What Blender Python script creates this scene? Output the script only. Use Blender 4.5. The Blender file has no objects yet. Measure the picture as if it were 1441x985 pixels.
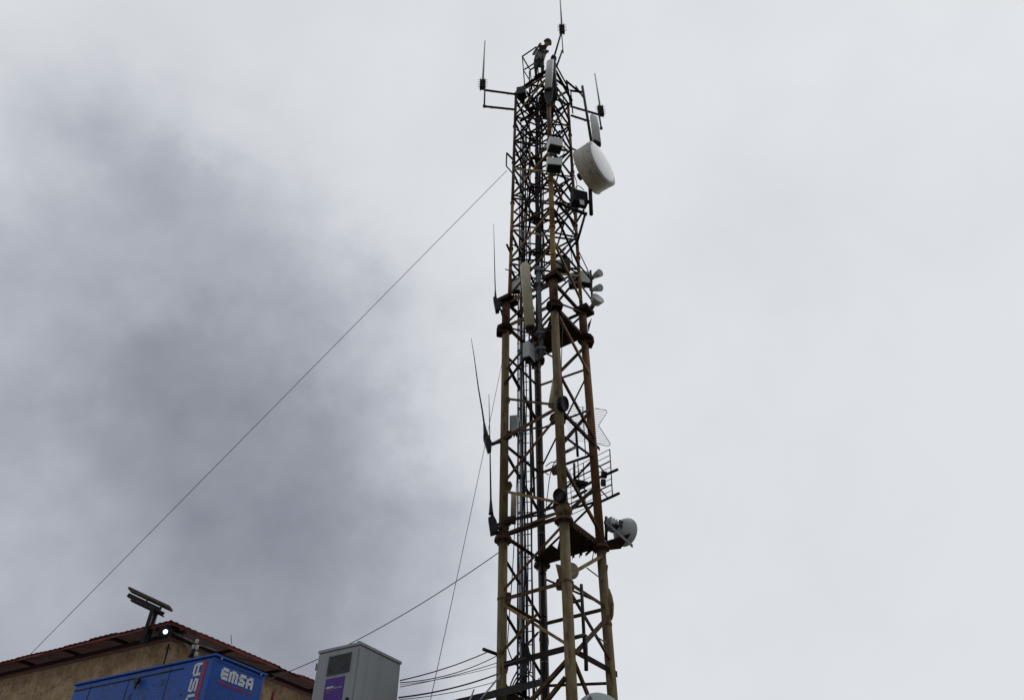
import bpy, bmesh, math, random
from mathutils import Vector as V, Matrix
random.seed(7)
C = bpy.context.scene.collection
sc = bpy.context.scene
R = math.radians

# ------------------------------------------------------------------ camera
PW, PH, FPX = 1441.0, 985.0, 1050.0
PITCH, ROLL = R(40.5), R(0.303)
CAMZ = 1.6
cam = bpy.data.cameras.new('camera')
cam_o = bpy.data.objects.new('camera', cam); C.objects.link(cam_o)
cam.sensor_width = 36; cam.lens = FPX / PW * 36
cam.clip_start = 0.1; cam.clip_end = 3000
CM = Matrix.Rotation(R(90) + PITCH, 4, 'X') @ Matrix.Rotation(ROLL, 4, 'Z')
cam_o.matrix_world = Matrix.Translation((0, 0, CAMZ)) @ CM
sc.camera = cam_o

def ray(x, y):
    return CM.to_3x3() @ V(((x - PW / 2) / FPX, (PH / 2 - y) / FPX, -1))
def P(x, y, Y):
    d = ray(x, y); k = Y / d.y
    return V((d.x * k, Y, CAMZ + d.z * k))

# ------------------------------------------------------------------ light and sky
SUN_EL, SUN_AZ = R(58), R(62)       # azimuth clockwise from +Y
w = bpy.data.worlds.new('World'); sc.world = w; w.use_nodes = True
N = w.node_tree.nodes; L = w.node_tree.links
for n in list(N): N.remove(n)
def wn(t, **kw):
    n = N.new(t)
    for k, v in kw.items(): setattr(n, k, v)
    return n
def wmath(op, a, b=None, c=None):
    n = wn('ShaderNodeMath', operation=op)
    for i, q in enumerate((a, b, c)):
        if q is None: continue
        if isinstance(q, (int, float)): n.inputs[i].default_value = q
        else: L.new(q, n.inputs[i])
    return n.outputs[0]
tc = wn('ShaderNodeTexCoord')
sky = wn('ShaderNodeTexSky', sky_type='NISHITA', sun_disc=False)
sky.sun_elevation = SUN_EL; sky.sun_rotation = SUN_AZ
gen = tc.outputs['Generated']
def noise(scale, detail=4, rough=.5, off=0.0):
    mp = wn('ShaderNodeMapping'); L.new(gen, mp.inputs[0]); mp.inputs['Location'].default_value = (off, off * .7, off * .3)
    n = wn('ShaderNodeTexNoise'); L.new(mp.outputs[0], n.inputs['Vector'])
    n.inputs['Scale'].default_value = scale; n.inputs['Detail'].default_value = detail; n.inputs['Roughness'].default_value = rough
    return n
# warped direction, so the cloud masses get ragged edges
nz = noise(3.4, 8, .6, 3.1)
wv = wn('ShaderNodeVectorMath', operation='MULTIPLY_ADD'); L.new(nz.outputs['Color'], wv.inputs[0])
wv.inputs[1].default_value = (.30, .30, .30); wv.inputs[2].default_value = (-.15, -.15, -.15)
ad = wn('ShaderNodeVectorMath', operation='ADD'); L.new(gen, ad.inputs[0]); L.new(wv.outputs[0], ad.inputs[1])
nm = wn('ShaderNodeVectorMath', operation='NORMALIZE'); L.new(ad.outputs[0], nm.inputs[0])
def mass(x, y, r0, r1, amp):
    """a darker (or paler) cloud mass round the sky direction of one spot; r0, r1 in degrees"""
    d = ray(x, y).normalized()
    dt = wn('ShaderNodeVectorMath', operation='DOT_PRODUCT'); L.new(nm.outputs[0], dt.inputs[0]); dt.inputs[1].default_value = d
    mr = wn('ShaderNodeMapRange', interpolation_type='SMOOTHSTEP'); L.new(dt.outputs['Value'], mr.inputs[0])
    mr.inputs[1].default_value = math.cos(R(r1)); mr.inputs[2].default_value = math.cos(R(r0))
    mr.inputs[3].default_value = 0; mr.inputs[4].default_value = amp
    return mr.outputs[0]
tot = None
for m in [
        (250, 330, 1, 17, .09), (350, 420, 1, 18, .06), (420, 560, 2, 15, .06), (270, 640, 3, 24, .17), (260, 900, 4, 26, .25),
        (520, 830, 3, 18, .15), (610, 880, 2, 12, .07), (40, 600, 5, 28, .08), (250, 100, 3, 14, .05), (120, 450, 1, 18, .04),
        (345, 185, .5, 4, -.05), (60, 150, 5, 30, .03), (900, 950, 3, 20, .03), (1200, 100, 3, 20, .03), (640, 60, 2, 12, .03), (520, 420, 1, 6, .03), (1000, 420, 1, 12, .03)]:
    o = mass(*m)
    tot = o if tot is None else wmath('ADD', tot, o)
# darker cloud added out of view behind the viewer, to dim camera-facing surfaces
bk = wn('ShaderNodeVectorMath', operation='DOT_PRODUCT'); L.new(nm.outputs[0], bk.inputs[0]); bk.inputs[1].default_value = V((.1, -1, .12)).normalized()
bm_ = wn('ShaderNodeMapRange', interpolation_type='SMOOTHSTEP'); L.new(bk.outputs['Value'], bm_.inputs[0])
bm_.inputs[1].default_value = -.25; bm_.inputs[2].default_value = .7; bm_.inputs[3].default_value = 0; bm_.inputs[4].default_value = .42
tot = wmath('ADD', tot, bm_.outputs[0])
n2 = noise(4.6, 8, .52, 1.7)
n3 = noise(13, 4, .5, 5.2)
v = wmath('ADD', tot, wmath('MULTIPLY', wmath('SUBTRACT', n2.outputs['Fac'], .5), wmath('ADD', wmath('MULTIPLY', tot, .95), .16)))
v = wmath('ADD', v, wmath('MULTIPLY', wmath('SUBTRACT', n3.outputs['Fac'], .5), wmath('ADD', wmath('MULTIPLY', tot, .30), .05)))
cr = wn('ShaderNodeValToRGB'); L.new(v, cr.inputs[0])
e = cr.color_ramp.elements
def s2l(c): return tuple(((x / 255) / 12.92 if x / 255 < .04045 else (((x / 255) + .055) / 1.055) ** 2.4) for x in c) + (1,)
e[0].position = 0; e[0].color = s2l((225, 228, 232))
e[1].position = 1; e[1].color = s2l((112, 115, 124))
for pos, c in ((.16, (211, 215, 220)), (.35, (180, 184, 193)), (.55, (154, 158, 168)), (.75, (136, 139, 149))):
    q = e.new(pos); q.color = s2l(c)
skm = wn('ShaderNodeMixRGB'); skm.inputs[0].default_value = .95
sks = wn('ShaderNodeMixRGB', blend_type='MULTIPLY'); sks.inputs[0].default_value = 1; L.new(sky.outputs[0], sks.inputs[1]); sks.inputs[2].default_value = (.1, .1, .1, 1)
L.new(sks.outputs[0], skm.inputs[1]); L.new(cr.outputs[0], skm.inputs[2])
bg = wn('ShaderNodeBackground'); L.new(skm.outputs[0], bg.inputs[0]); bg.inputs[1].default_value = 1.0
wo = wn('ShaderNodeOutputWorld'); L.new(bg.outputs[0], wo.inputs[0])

sun = bpy.data.lights.new('sun', 'SUN'); sun.energy = .5; sun.angle = R(25); sun.color = (1, .97, .93)
so = bpy.data.objects.new('sun', sun); C.objects.link(so)
sd = V((math.sin(SUN_AZ) * math.cos(SUN_EL), math.cos(SUN_AZ) * math.cos(SUN_EL), math.sin(SUN_EL)))
so.rotation_euler = sd.to_track_quat('Z', 'Y').to_euler(); so.location = (20, 10, 60)
sc.view_settings.view_transform = 'Standard'; sc.view_settings.look = 'None'
sc.view_settings.exposure = 0; sc.view_settings.gamma = 1; sc.view_settings.use_curve_mapping = False
sc.cycles.max_bounces = 6; sc.cycles.use_denoising = True

# ------------------------------------------------------------------ materials
MATS = {}
def mat(name, col, col2=None, rough=.7, metal=0.0, scale=6.0, thr=(.45, .62), streak=1.0, bump=.15, col3=None, emit=None, spec=.2):
    """noisy two- or three-colour material in object space; streak < 1 stretches the marks downwards"""
    if name in MATS: return MATS[name]
    m = bpy.data.materials.new(name); m.use_nodes = True; MATS[name] = m
    n = m.node_tree.nodes; l = m.node_tree.links; b = n['Principled BSDF']
    b.inputs['Roughness'].default_value = rough; b.inputs['Metallic'].default_value = metal
    b.inputs['Specular IOR Level'].default_value = spec
    t = n.new('ShaderNodeTexCoord'); mp = n.new('ShaderNodeMapping'); l.new(t.outputs['Object'], mp.inputs[0])
    mp.inputs['Scale'].default_value = (1, 1, streak)
    a = n.new('ShaderNodeTexNoise'); a.inputs['Scale'].default_value = scale; a.inputs['Detail'].default_value = 8; a.inputs['Roughness'].default_value = .62
    l.new(mp.outputs[0], a.inputs['Vector'])
    c2 = col2 or tuple(x * .8 for x in col)
    r = n.new('ShaderNodeValToRGB'); l.new(a.outputs['Fac'], r.inputs[0])
    r.color_ramp.elements[0].position = thr[0]; r.color_ramp.elements[0].color = col + (1,)
    r.color_ramp.elements[1].position = thr[1]; r.color_ramp.elements[1].color = c2 + (1,)
    out = r.outputs[0]
    a2 = n.new('ShaderNodeTexNoise'); a2.inputs['Scale'].default_value = scale * 4.3; a2.inputs['Detail'].default_value = 6
    l.new(mp.outputs[0], a2.inputs['Vector'])
    if col3:
        r2 = n.new('ShaderNodeValToRGB'); l.new(a2.outputs['Fac'], r2.inputs[0]); r2.color_ramp.elements[0].position = .56; r2.color_ramp.elements[1].position = .68
        mx = n.new('ShaderNodeMixRGB'); l.new(r2.outputs[0], mx.inputs[0]); l.new(out, mx.inputs[1]); mx.inputs[2].default_value = col3 + (1,)
        out = mx.outputs[0]
    l.new(out, b.inputs['Base Color'])
    if bump:
        bp = n.new('ShaderNodeBump'); bp.inputs['Strength'].default_value = bump; bp.inputs['Distance'].default_value = .02
        l.new(a2.outputs['Fac'], bp.inputs['Height']); l.new(bp.outputs[0], b.inputs['Normal'])
    if emit:
        b.inputs['Emission Color'].default_value = emit[:3] + (1,); b.inputs['Emission Strength'].default_value = emit[3]
    return m
M_leg = mat('painted_pipe', (.205, .170, .088), (.115, .080, .040), spec=.15, rough=.8, bump=.4, scale=3.4, thr=(.42, .60), streak=.22, col3=(.085, .04, .02))
M_legup = mat('ochre_pipe', (.26, .155, .045), (.15, .062, .025), scale=3.0, thr=(.42, .62), streak=.3, col3=(.10, .04, .02))
M_legred = mat('rusted_pipe', (.13, .062, .034), (.075, .035, .024), scale=4.0, thr=(.4, .6), streak=.5, col3=(.04, .022, .018))
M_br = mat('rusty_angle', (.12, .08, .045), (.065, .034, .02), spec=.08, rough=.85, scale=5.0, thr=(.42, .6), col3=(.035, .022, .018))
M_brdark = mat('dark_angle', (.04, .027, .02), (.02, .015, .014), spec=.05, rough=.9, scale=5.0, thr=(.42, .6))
M_brochre = mat('ochre_angle', (.26, .185, .075), (.13, .07, .03), scale=4.0, thr=(.42, .62), col3=(.08, .035, .02))
M_plate = mat('rusted_plate', (.055, .030, .021), (.028, .018, .016), spec=.08, rough=.9, scale=3.0, thr=(.4, .6), col3=(.10, .045, .025))
M_dark = mat('dark_steel', (.022, .02, .021), (.04, .032, .028), scale=9, rough=.6)
M_black = mat('black_plastic', (.012, .012, .014), (.02, .02, .022), scale=12, rough=.45)
M_cable = mat('black_cable', (.014, .015, .020), (.022, .023, .03), scale=10, rough=.5, bump=.05)
M_galv = mat('galvanised', (.30, .32, .34), (.20, .22, .24), scale=14, rough=.5, metal=.35, streak=.4)
M_galvdk = mat('weathered_steel', (.15, .16, .165), (.09, .095, .10), scale=10, rough=.6, metal=.25)
M_white = mat('white_radome', (.66, .69, .67), (.58, .60, .57), scale=3, rough=.5, thr=(.4, .7), bump=.03, streak=.4)
M_yell = mat('aged_radome', (.50, .47, .33), (.40, .36, .24), scale=4, rough=.55, thr=(.4, .7), bump=.04, streak=.3, col3=(.33, .29, .19))
M_dish = mat('drum_white', (.58, .555, .48), (.47, .44, .37), scale=2.5, rough=.5, thr=(.4, .72), bump=.03)
M_face = mat('radome_face', (.60, .63, .66), (.54, .57, .60), scale=2, rough=.45, thr=(.4, .7), bump=.02)
M_grey = mat('grey_shell', (.42, .45, .45), (.32, .345, .345), scale=4, rough=.5, thr=(.4, .7), bump=.04)
M_rod = mat('fibreglass_rod', (.50, .50, .48), (.40, .40, .38), scale=8, rough=.5)
M_wire = mat('steel_wire', (.09, .09, .095), (.06, .06, .065), scale=20, rough=.6)
M_wirelt = mat('thin_wire', (.16, .17, .18), (.11, .12, .12), scale=20, rough=.6)
M_cab = mat('cabinet_grey', (.32, .335, .35), (.26, .275, .29), scale=3.4, rough=.55, thr=(.35, .7), bump=.03, streak=.12, col3=(.27, .275, .275))
M_blue = mat('genset_blue', (.010, .085, .42), (.022, .080, .30), scale=5, rough=.45, thr=(.4, .6), bump=.06, col3=(.075, .095, .17))
M_wall = mat('tan_plaster', (.46, .34, .20), (.27, .18, .10), scale=2.6, rough=.9, thr=(.4, .62), bump=.5, col3=(.17, .13, .09))
M_roof = mat('red_roof_sheet', (.23, .026, .016), (.085, .018, .014), scale=3.5, rough=.55, thr=(.4, .6), bump=.1, col3=(.05, .022, .018))
M_soffit = mat('roof_timber', (.04, .025, .02), (.022, .016, .014), scale=6, rough=.9)
M_conc = mat('concrete', (.30, .29, .27), (.22, .21, .20), scale=3, rough=.9, bump=.3)
M_ground = mat('dirt_ground', (.16, .13, .095), (.09, .10, .05), scale=1.2, rough=.95, bump=.5)
M_red = mat('decal_red', (.42, .03, .03), (.33, .035, .035), scale=20, rough=.5, bump=0)
M_dwhite = mat('decal_white', (.62, .64, .66), (.48, .50, .53), scale=16, rough=.5, bump=0, thr=(.45, .7))
M_purple = mat('decal_purple', (.09, .030, .26), (.075, .028, .20), scale=16, rough=.45, bump=0)
M_orange = mat('decal_orange', (.50, .13, .08), (.42, .11, .09), scale=30, rough=.5, bump=0)
M_lite = mat('decal_pale_blue', (.42, .58, .74), (.36, .50, .66), scale=30, rough=.5, bump=0)

# ------------------------------------------------------------------ builders
def basis(d):
    d = V(d).normalized()
    up = V((0, 0, 1)) if abs(d.z) < .95 else V((1, 0, 0))
    x = up.cross(d).normalized(); y = d.cross(x)
    return x, y, d
class B:
    def __init__(s): s.bm = bmesh.new()
    def ring(s, c, x, y, r, n, ry=None):
        ry = r if ry is None else ry
        return [s.bm.verts.new(c + x * (r * math.cos(2 * math.pi * i / n)) + y * (ry * math.sin(2 * math.pi * i / n))) for i in range(n)]
    def bridge(s, a, b, mi=0):
        n = len(a)
        for i in range(n):
            f = s.bm.faces.new((a[i], a[(i + 1) % n], b[(i + 1) % n], b[i])); f.smooth = True; f.material_index = mi
    def tube(s, p, q, r, r2=None, n=10, cap=True, mi=0):
        p, q = V(p), V(q); r2 = r if r2 is None else r2
        x, y, d = basis(q - p)
        a = s.ring(p, x, y, r, n); b = s.ring(q, x, y, r2, n); s.bridge(a, b, mi)
        if cap:
            f = s.bm.faces.new(a[::-1]); f.material_index = mi
            f = s.bm.faces.new(b); f.material_index = mi
        return s
    def path(s, pts, r, n=8, mi=0):
        pts = [V(p) for p in pts]; prev = None; x0 = None
        for i, p in enumerate(pts):
            t = (pts[min(i + 1, len(pts) - 1)] - pts[max(i - 1, 0)]).normalized()
            if x0 is None: x0, y0, _ = basis(t)
            x0 = (x0 - t * x0.dot(t)).normalized(); y0 = t.cross(x0)
            rr = r[i] if isinstance(r, (list, tuple)) else r
            g = s.ring(p, x0, y0, rr, n)
            if prev: s.bridge(prev, g, mi)
            else: s.bm.faces.new(g[::-1]).material_index = mi
            prev = g
        s.bm.faces.new(prev).material_index = mi
        return s
    def lathe(s, c, d, prof, n=28, mi=0, close=True):
        """prof: list of (distance along d, radius)"""
        x, y, d = basis(d); c = V(c); prev = None
        for t, r in prof:
            g = s.ring(c + d * t, x, y, max(r, .0005), n)
            if prev: s.bridge(prev, g, mi)
            elif close: s.bm.faces.new(g[::-1]).material_index = mi
            prev = g
        if close: s.bm.faces.new(prev).material_index = mi
        return s
    def box(s, c, x, y, z, sx, sy, sz, mi=0, bev=0.0):
        """box centred at c with unit axes x, y, z and full sizes"""
        c = V(c); x, y, z = V(x).normalized() * sx / 2, V(y).normalized() * sy / 2, V(z).normalized() * sz / 2
        vs = [s.bm.verts.new(c + x * i + y * j + z * k) for i in (-1, 1) for j in (-1, 1) for k in (-1, 1)]
        fs = []
        for q in ((0, 1, 3, 2), (4, 6, 7, 5), (0, 4, 5, 1), (2, 3, 7, 6), (0, 2, 6, 4), (1, 5, 7, 3)):
            f = s.bm.faces.new([vs[i] for i in q]); f.material_index = mi; fs.append(f)
        if bev:
            es = list({e for f in fs for e in f.edges})
            bmesh.ops.bevel(s.bm, geom=es, offset=bev, segments=2, affect='EDGES', profile=.6, material=-1)
        return s
    def angle(s, p, q, wd=.06, t=.008, out=None, mi=0):
        """steel angle section from p to q"""
        p, q = V(p), V(q); x, y, d = basis(q - p)
        if out is not None:
            o = V(out); y = (o - d * o.dot(d)).normalized(); x = y.cross(d)
        m = (p + q) / 2; ln = (q - p).length
        s.box(m + x * 0, x, y, d, wd, t, ln, mi)
        s.box(m + x * (wd / 2 - t / 2) - y * (wd / 2 + t / 2 + .0005), x, y, d, t, wd, ln, mi)
        return s
    def plate(s, pts, th, mi=0):
        pts = [V(p) for p in pts]
        nrm = (pts[1] - pts[0]).cross(pts[2] - pts[0]).normalized() * th / 2
        a = [s.bm.verts.new(p + nrm) for p in pts]; b = [s.bm.verts.new(p - nrm) for p in pts]
        s.bm.faces.new(a).material_index = mi; s.bm.faces.new(b[::-1]).material_index = mi
        n = len(pts)
        for i in range(n): s.bm.faces.new((a[i], b[i], b[(i + 1) % n], a[(i + 1) % n])).material_index = mi
        return s
    def build(s, name, m, parent=None, origin=None):
        bmesh.ops.recalc_face_normals(s.bm, faces=s.bm.faces)
        me = bpy.data.meshes.new(name)
        loc = V((0, 0, 0))
        if origin is not None:
            loc = V(origin)
            bmesh.ops.translate(s.bm, verts=s.bm.verts, vec=-loc)
        s.bm.to_mesh(me); s.bm.free()
        for q in (m if isinstance(m, (list, tuple)) else [m]): me.materials.append(q)
        o = bpy.data.objects.new(name, me); C.objects.link(o)
        if parent:
            o.parent = parent
            pl = parent.location if parent.parent is None else parent.location + parent.parent.location
            o.location = loc - V(pl)
        else: o.location = loc
        return o
def tag(o, label, cat, group=None):
    o['label'] = label; o['category'] = cat
    if group: o['group'] = group
    return o
def thing(name, label, cat, loc=(0, 0, 0), group=None):
    o = bpy.data.objects.new(name, None); C.objects.link(o); o.location = loc; o.empty_display_size = .2
    return tag(o, label, cat, group)
def sag(p, q, s, n=24):
    return [V(p).lerp(V(q), i / n) - V((0, 0, s * 4 * (i / n) * (1 - i / n))) for i in range(n + 1)]
Z = V((0, 0, 1))

# ------------------------------------------------------------------ the setting
g = B(); n = 60
def gh(x, y):
    d = math.hypot(x, y - 12)
    return -.02 + (0 if d < 30 else .25 * math.sin(x * .05) * math.cos(y * .043) * min(1, (d - 30) / 40))
rows = []
for i in range(n + 1):
    rr = []
    for j in range(n + 1):
        u = (i / n * 2 - 1); v_ = (j / n * 2 - 1)
        X = math.copysign(abs(u) ** 2.4 * 900, u); Y_ = math.copysign(abs(v_) ** 2.4 * 900, v_) + 12
        rr.append(g.bm.verts.new((X, Y_, gh(X, Y_))))
    rows.append(rr)
for i in range(n):
    for j in range(n): g.bm.faces.new((rows[i][j], rows[i + 1][j], rows[i + 1][j + 1], rows[i][j + 1]))
o = g.build('ground', M_ground); o['kind'] = 'structure'
TZ = 3.3
a28 = V((math.sin(R(28.5)), math.cos(R(28.5)), 0)); a60 = V((-math.cos(R(28.5)), math.sin(R(28.5)), 0))
g = B(); g.plate([(-26, 10.3, TZ / 2), (-1.15, 10.3, TZ / 2), (-1.15, 14.5, TZ / 2), (-1.15, 40, TZ / 2), (-26, 40, TZ / 2)], TZ)
o = g.build('terrace', M_conc, origin=(-12, 12, 0)); o['kind'] = 'structure'

# ------------------------------------------------------------------ the lattice tower
CX, CY = .80, 13.38
ROT = R(10)
LD = {'L': (-math.cos(ROT), -math.sin(ROT)), 'R': (math.cos(ROT), math.sin(ROT)), 'F': (math.sin(ROT), -math.cos(ROT)), 'B': (-math.sin(ROT), math.cos(ROT))}
ZA, ZB, ZC, ZT = 8.1, 13.5, 14.5, 23.9
def leg(k, z):
    r = .965 if z <= ZC - .02 else .915 - .035 * (z - ZC) / 9.4
    sh = .0 if z < ZC - .02 else .03 + .12 * (z - ZC) / 9.4
    d = LD[k]
    return V((CX + sh + d[0] * r, CY + d[1] * r, z))
def cen(z): return (leg('L', z) + leg('R', z)) / 2
base = V((CX, CY, 0))
tower = thing('lattice_tower', 'tall square lattice communications tower of rusty ochre pipe legs and crossed braces', 'tower', base)
def part(b, name, m, origin=None): return b.build(name, m, tower, origin=origin if origin is not None else base)
rad = {'L': .088, 'R': .09, 'F': .093, 'B': .083}
for k in 'LRFB':
    b = B(); b.tube(leg(k, .2), leg(k, ZA - .02), rad[k], n=20); b.lathe(leg(k, 6.93 if k in 'LF' else 6.6), Z, [(0, rad[k] + .001), (.0, rad[k] + .008), (.05, rad[k] + .008), (.05, rad[k] + .001)], n=20)
    part(b, 'leg', M_leg, leg(k, 0))
    b = B(); b.tube(leg(k, ZA + .02), leg(k, ZB - .02), rad[k] * 1.0, n=20)
    part(b, 'leg', M_leg if k in 'LF' else mat('rusty_leg', (.20, .10, .042), (.115, .055, .026), spec=.12, rough=.85, bump=.4, scale=3.2, thr=(.42, .6), streak=.22, col3=(.15, .12, .07)), leg(k, 5))
    b = B(); b.tube(leg(k, ZB + .02), leg(k, ZC - .04), rad[k] * 1.12, n=20)
    part(b, 'leg', M_legred, leg(k, 0))
    b = B(); rr = .068 if k == 'F' else .046
    zz = ZC + .02; top = ZT + {'F': .05, 'L': .1, 'R': .0, 'B': .1}[k]
    while zz < top - .1:
        z2 = min(zz + 1.9, top); mi = 1 if zz > {'F': 18.5, 'L': 17.0, 'R': 17.5, 'B': 15}[k] else 0; b.tube(leg(k, zz), leg(k, z2 - .03), rr, rr * .96, n=14, mi=mi)
        b.tube(leg(k, z2 - .06), leg(k, z2), rr + .02, n=14, mi=mi); zz = z2 + .001
    part(b, 'leg', [M_legup, M_legred], leg(k, 3))
    # concrete foot and flange pairs
    b = B(); c = leg(k, 0); b.box(c + Z * .1, (1, 0, 0), (0, 1, 0), Z, .55, .55, .2, bev=.02); part(b, 'foot', M_conc, c)
    for zf in (ZA, ZB):
        b = B(); c = leg(k, zf)
        if zf == ZA:
            b.tube(c - Z * .02, c + Z * .012, rad[k] + .085, n=24); b.tube(c + Z * .014, c + Z * .045, rad[k] + .075, n=24)
            for i in range(8):
                an = i * math.pi / 4; q = c + V((math.cos(an), math.sin(an), 0)) * (rad[k] + .055)
                b.tube(q - Z * .06, q + Z * .085, .014, n=6)
            for i in range(4):
                an = i * math.pi / 2 + .4; dd = V((math.cos(an), math.sin(an), 0))
                b.plate([c + dd * (rad[k]) + Z * .045, c + dd * (rad[k] + .07) + Z * .045, c + dd * rad[k] + Z * .22], .01)
        else:
            od = V((LD[k][0], LD[k][1], 0)); sdv = V((-od.y, od.x, 0))
            pts = []
            for i in range(8):
                an = math.pi / 8 + i * math.pi / 4; pts.append(c + (od * math.cos(an) + sdv * math.sin(an)) * .20 + od * .03)
            b.plate([p - Z * .015 for p in pts], .03); b.plate([p + Z * .05 for p in pts], .028)
            for s_ in (-1, 1):
                b.box(c + od * .10 + sdv * s_ * .10 + Z * -.09, sdv, od, Z, .012, .20, .14)
            b.box(c + od * .205 + Z * -.07, sdv, od, Z, .20, .012, .11)
        part(b, 'flange', M_legred if zf == ZA else M_plate, c)
    if k == 'F':
        b = B(); b.lathe(leg(k, ZA + .05), Z, [(0, rad[k] + .035), (.20, rad[k] + .075), (.205, rad[k] + .06), (.21, rad[k] + .001)], n=24); part(b, 'collar', M_br, leg(k, ZA))
    b = B(); c = leg(k, ZC - .02); od = V((LD[k][0], LD[k][1], 0)); sdv = V((-od.y, od.x, 0))
    x1 = (od + sdv).normalized(); y1 = (od - sdv).normalized()
    b.box(c, x1, y1, Z, .40, .40, .03); b.box(c - Z * .055 + x1 * .19, x1, y1, Z, .012, .40, .08); b.box(c - Z * .055 + y1 * .19, x1, y1, Z, .36, .012, .08)
    b.box(c - Z * .055 - x1 * .19, x1, y1, Z, .012, .36, .08)
    part(b, 'cap_plate', M_plate, c)
    b = B()
    for s_ in (-1, 1):
        q = c - Z * .45 + od * (rad[k])
        b.plate([q + sdv * s_ * .02, q + sdv * s_ * .02 + od * .11 + Z * .22, q + sdv * s_ * .02 - Z * .25], .012)
    part(b, 'gusset', M_plate, c)

def brace(k1, z1, k2, z2, m=None, wd=.065, name=None, ext=(0, 0), frac=None, off=0.0):
    p, q = leg(k1, z1), leg(k2, z2)
    outw = ((p + q) / 2 - cen((z1 + z2) / 2)); outw.z = 0; outw.normalize()
    d = (q - p).normalized(); rr = (.085 if (z1 + z2) / 2 < ZC else .05)
    p = p + d * (rr - .02) - d * ext[0]; q = q - d * (rr - .02) + d * ext[1]
    if frac: q = p.lerp(q, frac)
    p = p + outw * off; q = q + outw * off
    name = name or ('horizontal_brace' if abs(z1 - z2) < .12 else 'diagonal_brace')
    b = B(); b.angle(p, q, wd, .010, outw); return part(b, name, m or M_br, p)
O = .03
# lowest visible section: rings at 6.93 and 5.8, diagonals read off the photograph
for k1, k2 in (('L', 'F'), ('F', 'R'), ('L', 'B'), ('B', 'R')):
    brace(k1, 6.93, k2, 6.93, off=O, wd=.07, m=M_br)
    brace(k1, 2.2, k2, 2.2, off=O, wd=.09)
    brace(k1, 3.9, k2, 3.9, off=O, wd=.08)
brace('L', 5.78, 'F', 5.82, M_brdark, .10, ext=(.1, 0), off=O)
brace('F', 5.80, 'R', 5.80, M_brdark, .10, ext=(0, .25), off=O)
brace('B', 5.80, 'R', 5.62, off=O, wd=.05); brace('L', 5.5, 'B', 5.45, off=O, m=M_brdark)
brace('L', 7.05, 'F', 8.0, off=.05, wd=.055)
brace('L', 6.86, 'F', 5.86, M_brochre, off=.05, wd=.05)
brace('L', 6.84, 'B', 5.95, M_brdark, off=.05, wd=.05)
brace('L', 5.92, 'F', 6.85, off=.10, wd=.055, frac=.62)
brace('F', 6.80, 'R', 5.95, off=.05, wd=.05); brace('F', 5.70, 'R', 6.78, off=.10, wd=.055)
brace('F', 7.05, 'R', 7.95, M_brochre, off=.05, wd=.055)
brace('F', 5.66, 'L', 4.7, off=.05, wd=.06); brace('B', 5.55, 'R', 4.0, off=.05); brace('B', 4.4, 'R', 5.3, off=.1); brace('F', 5.4, 'L', 4.3, off=.1, wd=.055)
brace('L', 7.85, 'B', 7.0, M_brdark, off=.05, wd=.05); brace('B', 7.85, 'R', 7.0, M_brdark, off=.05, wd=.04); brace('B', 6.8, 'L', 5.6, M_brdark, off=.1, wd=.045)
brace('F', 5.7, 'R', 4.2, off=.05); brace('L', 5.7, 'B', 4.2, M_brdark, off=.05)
# middle section
brace('L', 10.37, 'F', 10.60, M_br, .085, ext=(.33, .12), off=.08)
brace('F', 10.55, 'R', 10.45, M_brdark, .085, ext=(0, .22), off=.08)
brace('B', 10.28, 'R', 10.28, off=O); brace('L', 10.3, 'B', 10.28, M_brdark, off=O)
brace('L', 8.42, 'F', 8.40, M_brdark, .06, ext=(.18, 0), off=.08, name='horizontal_brace'); brace('L', 8.20, 'F', 8.30, off=.03, wd=.055)
brace('B', 12.72, 'R', 12.62, mat('pinkish_angle', (.17, .095, .07), (.12, .07, .055), scale=6), .06, off=O); brace('L', 12.75, 'B', 12.72, M_brdark, off=O, wd=.05)
brace('L', 12.2, 'F', 13.3, off=.05, wd=.055, m=M_br); brace('L', 11.75, 'F', 12.95, M_brdark, off=.10, wd=.06); brace('L', 11.45, 'F', 10.70, M_br, off=.05, wd=.055)
brace('L', 9.30, 'F', 10.45, off=.05, wd=.055); brace('L', 9.15, 'F', 8.45, M_brochre, off=.05, wd=.055)
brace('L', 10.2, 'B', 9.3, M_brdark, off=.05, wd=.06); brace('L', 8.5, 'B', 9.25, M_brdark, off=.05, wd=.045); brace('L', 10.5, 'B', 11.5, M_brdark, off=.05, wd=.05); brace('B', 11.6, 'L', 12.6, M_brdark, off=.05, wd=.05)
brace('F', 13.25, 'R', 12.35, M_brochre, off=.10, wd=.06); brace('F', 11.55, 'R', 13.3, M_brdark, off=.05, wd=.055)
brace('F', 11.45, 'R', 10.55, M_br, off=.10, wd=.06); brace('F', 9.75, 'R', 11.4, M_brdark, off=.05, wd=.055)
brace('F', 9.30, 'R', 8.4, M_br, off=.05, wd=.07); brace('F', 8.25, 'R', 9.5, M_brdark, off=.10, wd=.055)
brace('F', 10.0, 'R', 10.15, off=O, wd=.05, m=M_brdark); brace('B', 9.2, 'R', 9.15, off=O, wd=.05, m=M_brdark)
brace('B', 8.4, 'R', 9.2, M_brdark, off=.05, wd=.05); brace('B', 9.3, 'R', 10.2, M_brdark, off=.05, wd=.05); brace('B', 11.45, 'R', 11.45, M_brdark, off=O, wd=.05); brace('B', 10.4, 'R', 12.5, M_brdark, off=.05, wd=.035)
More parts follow.
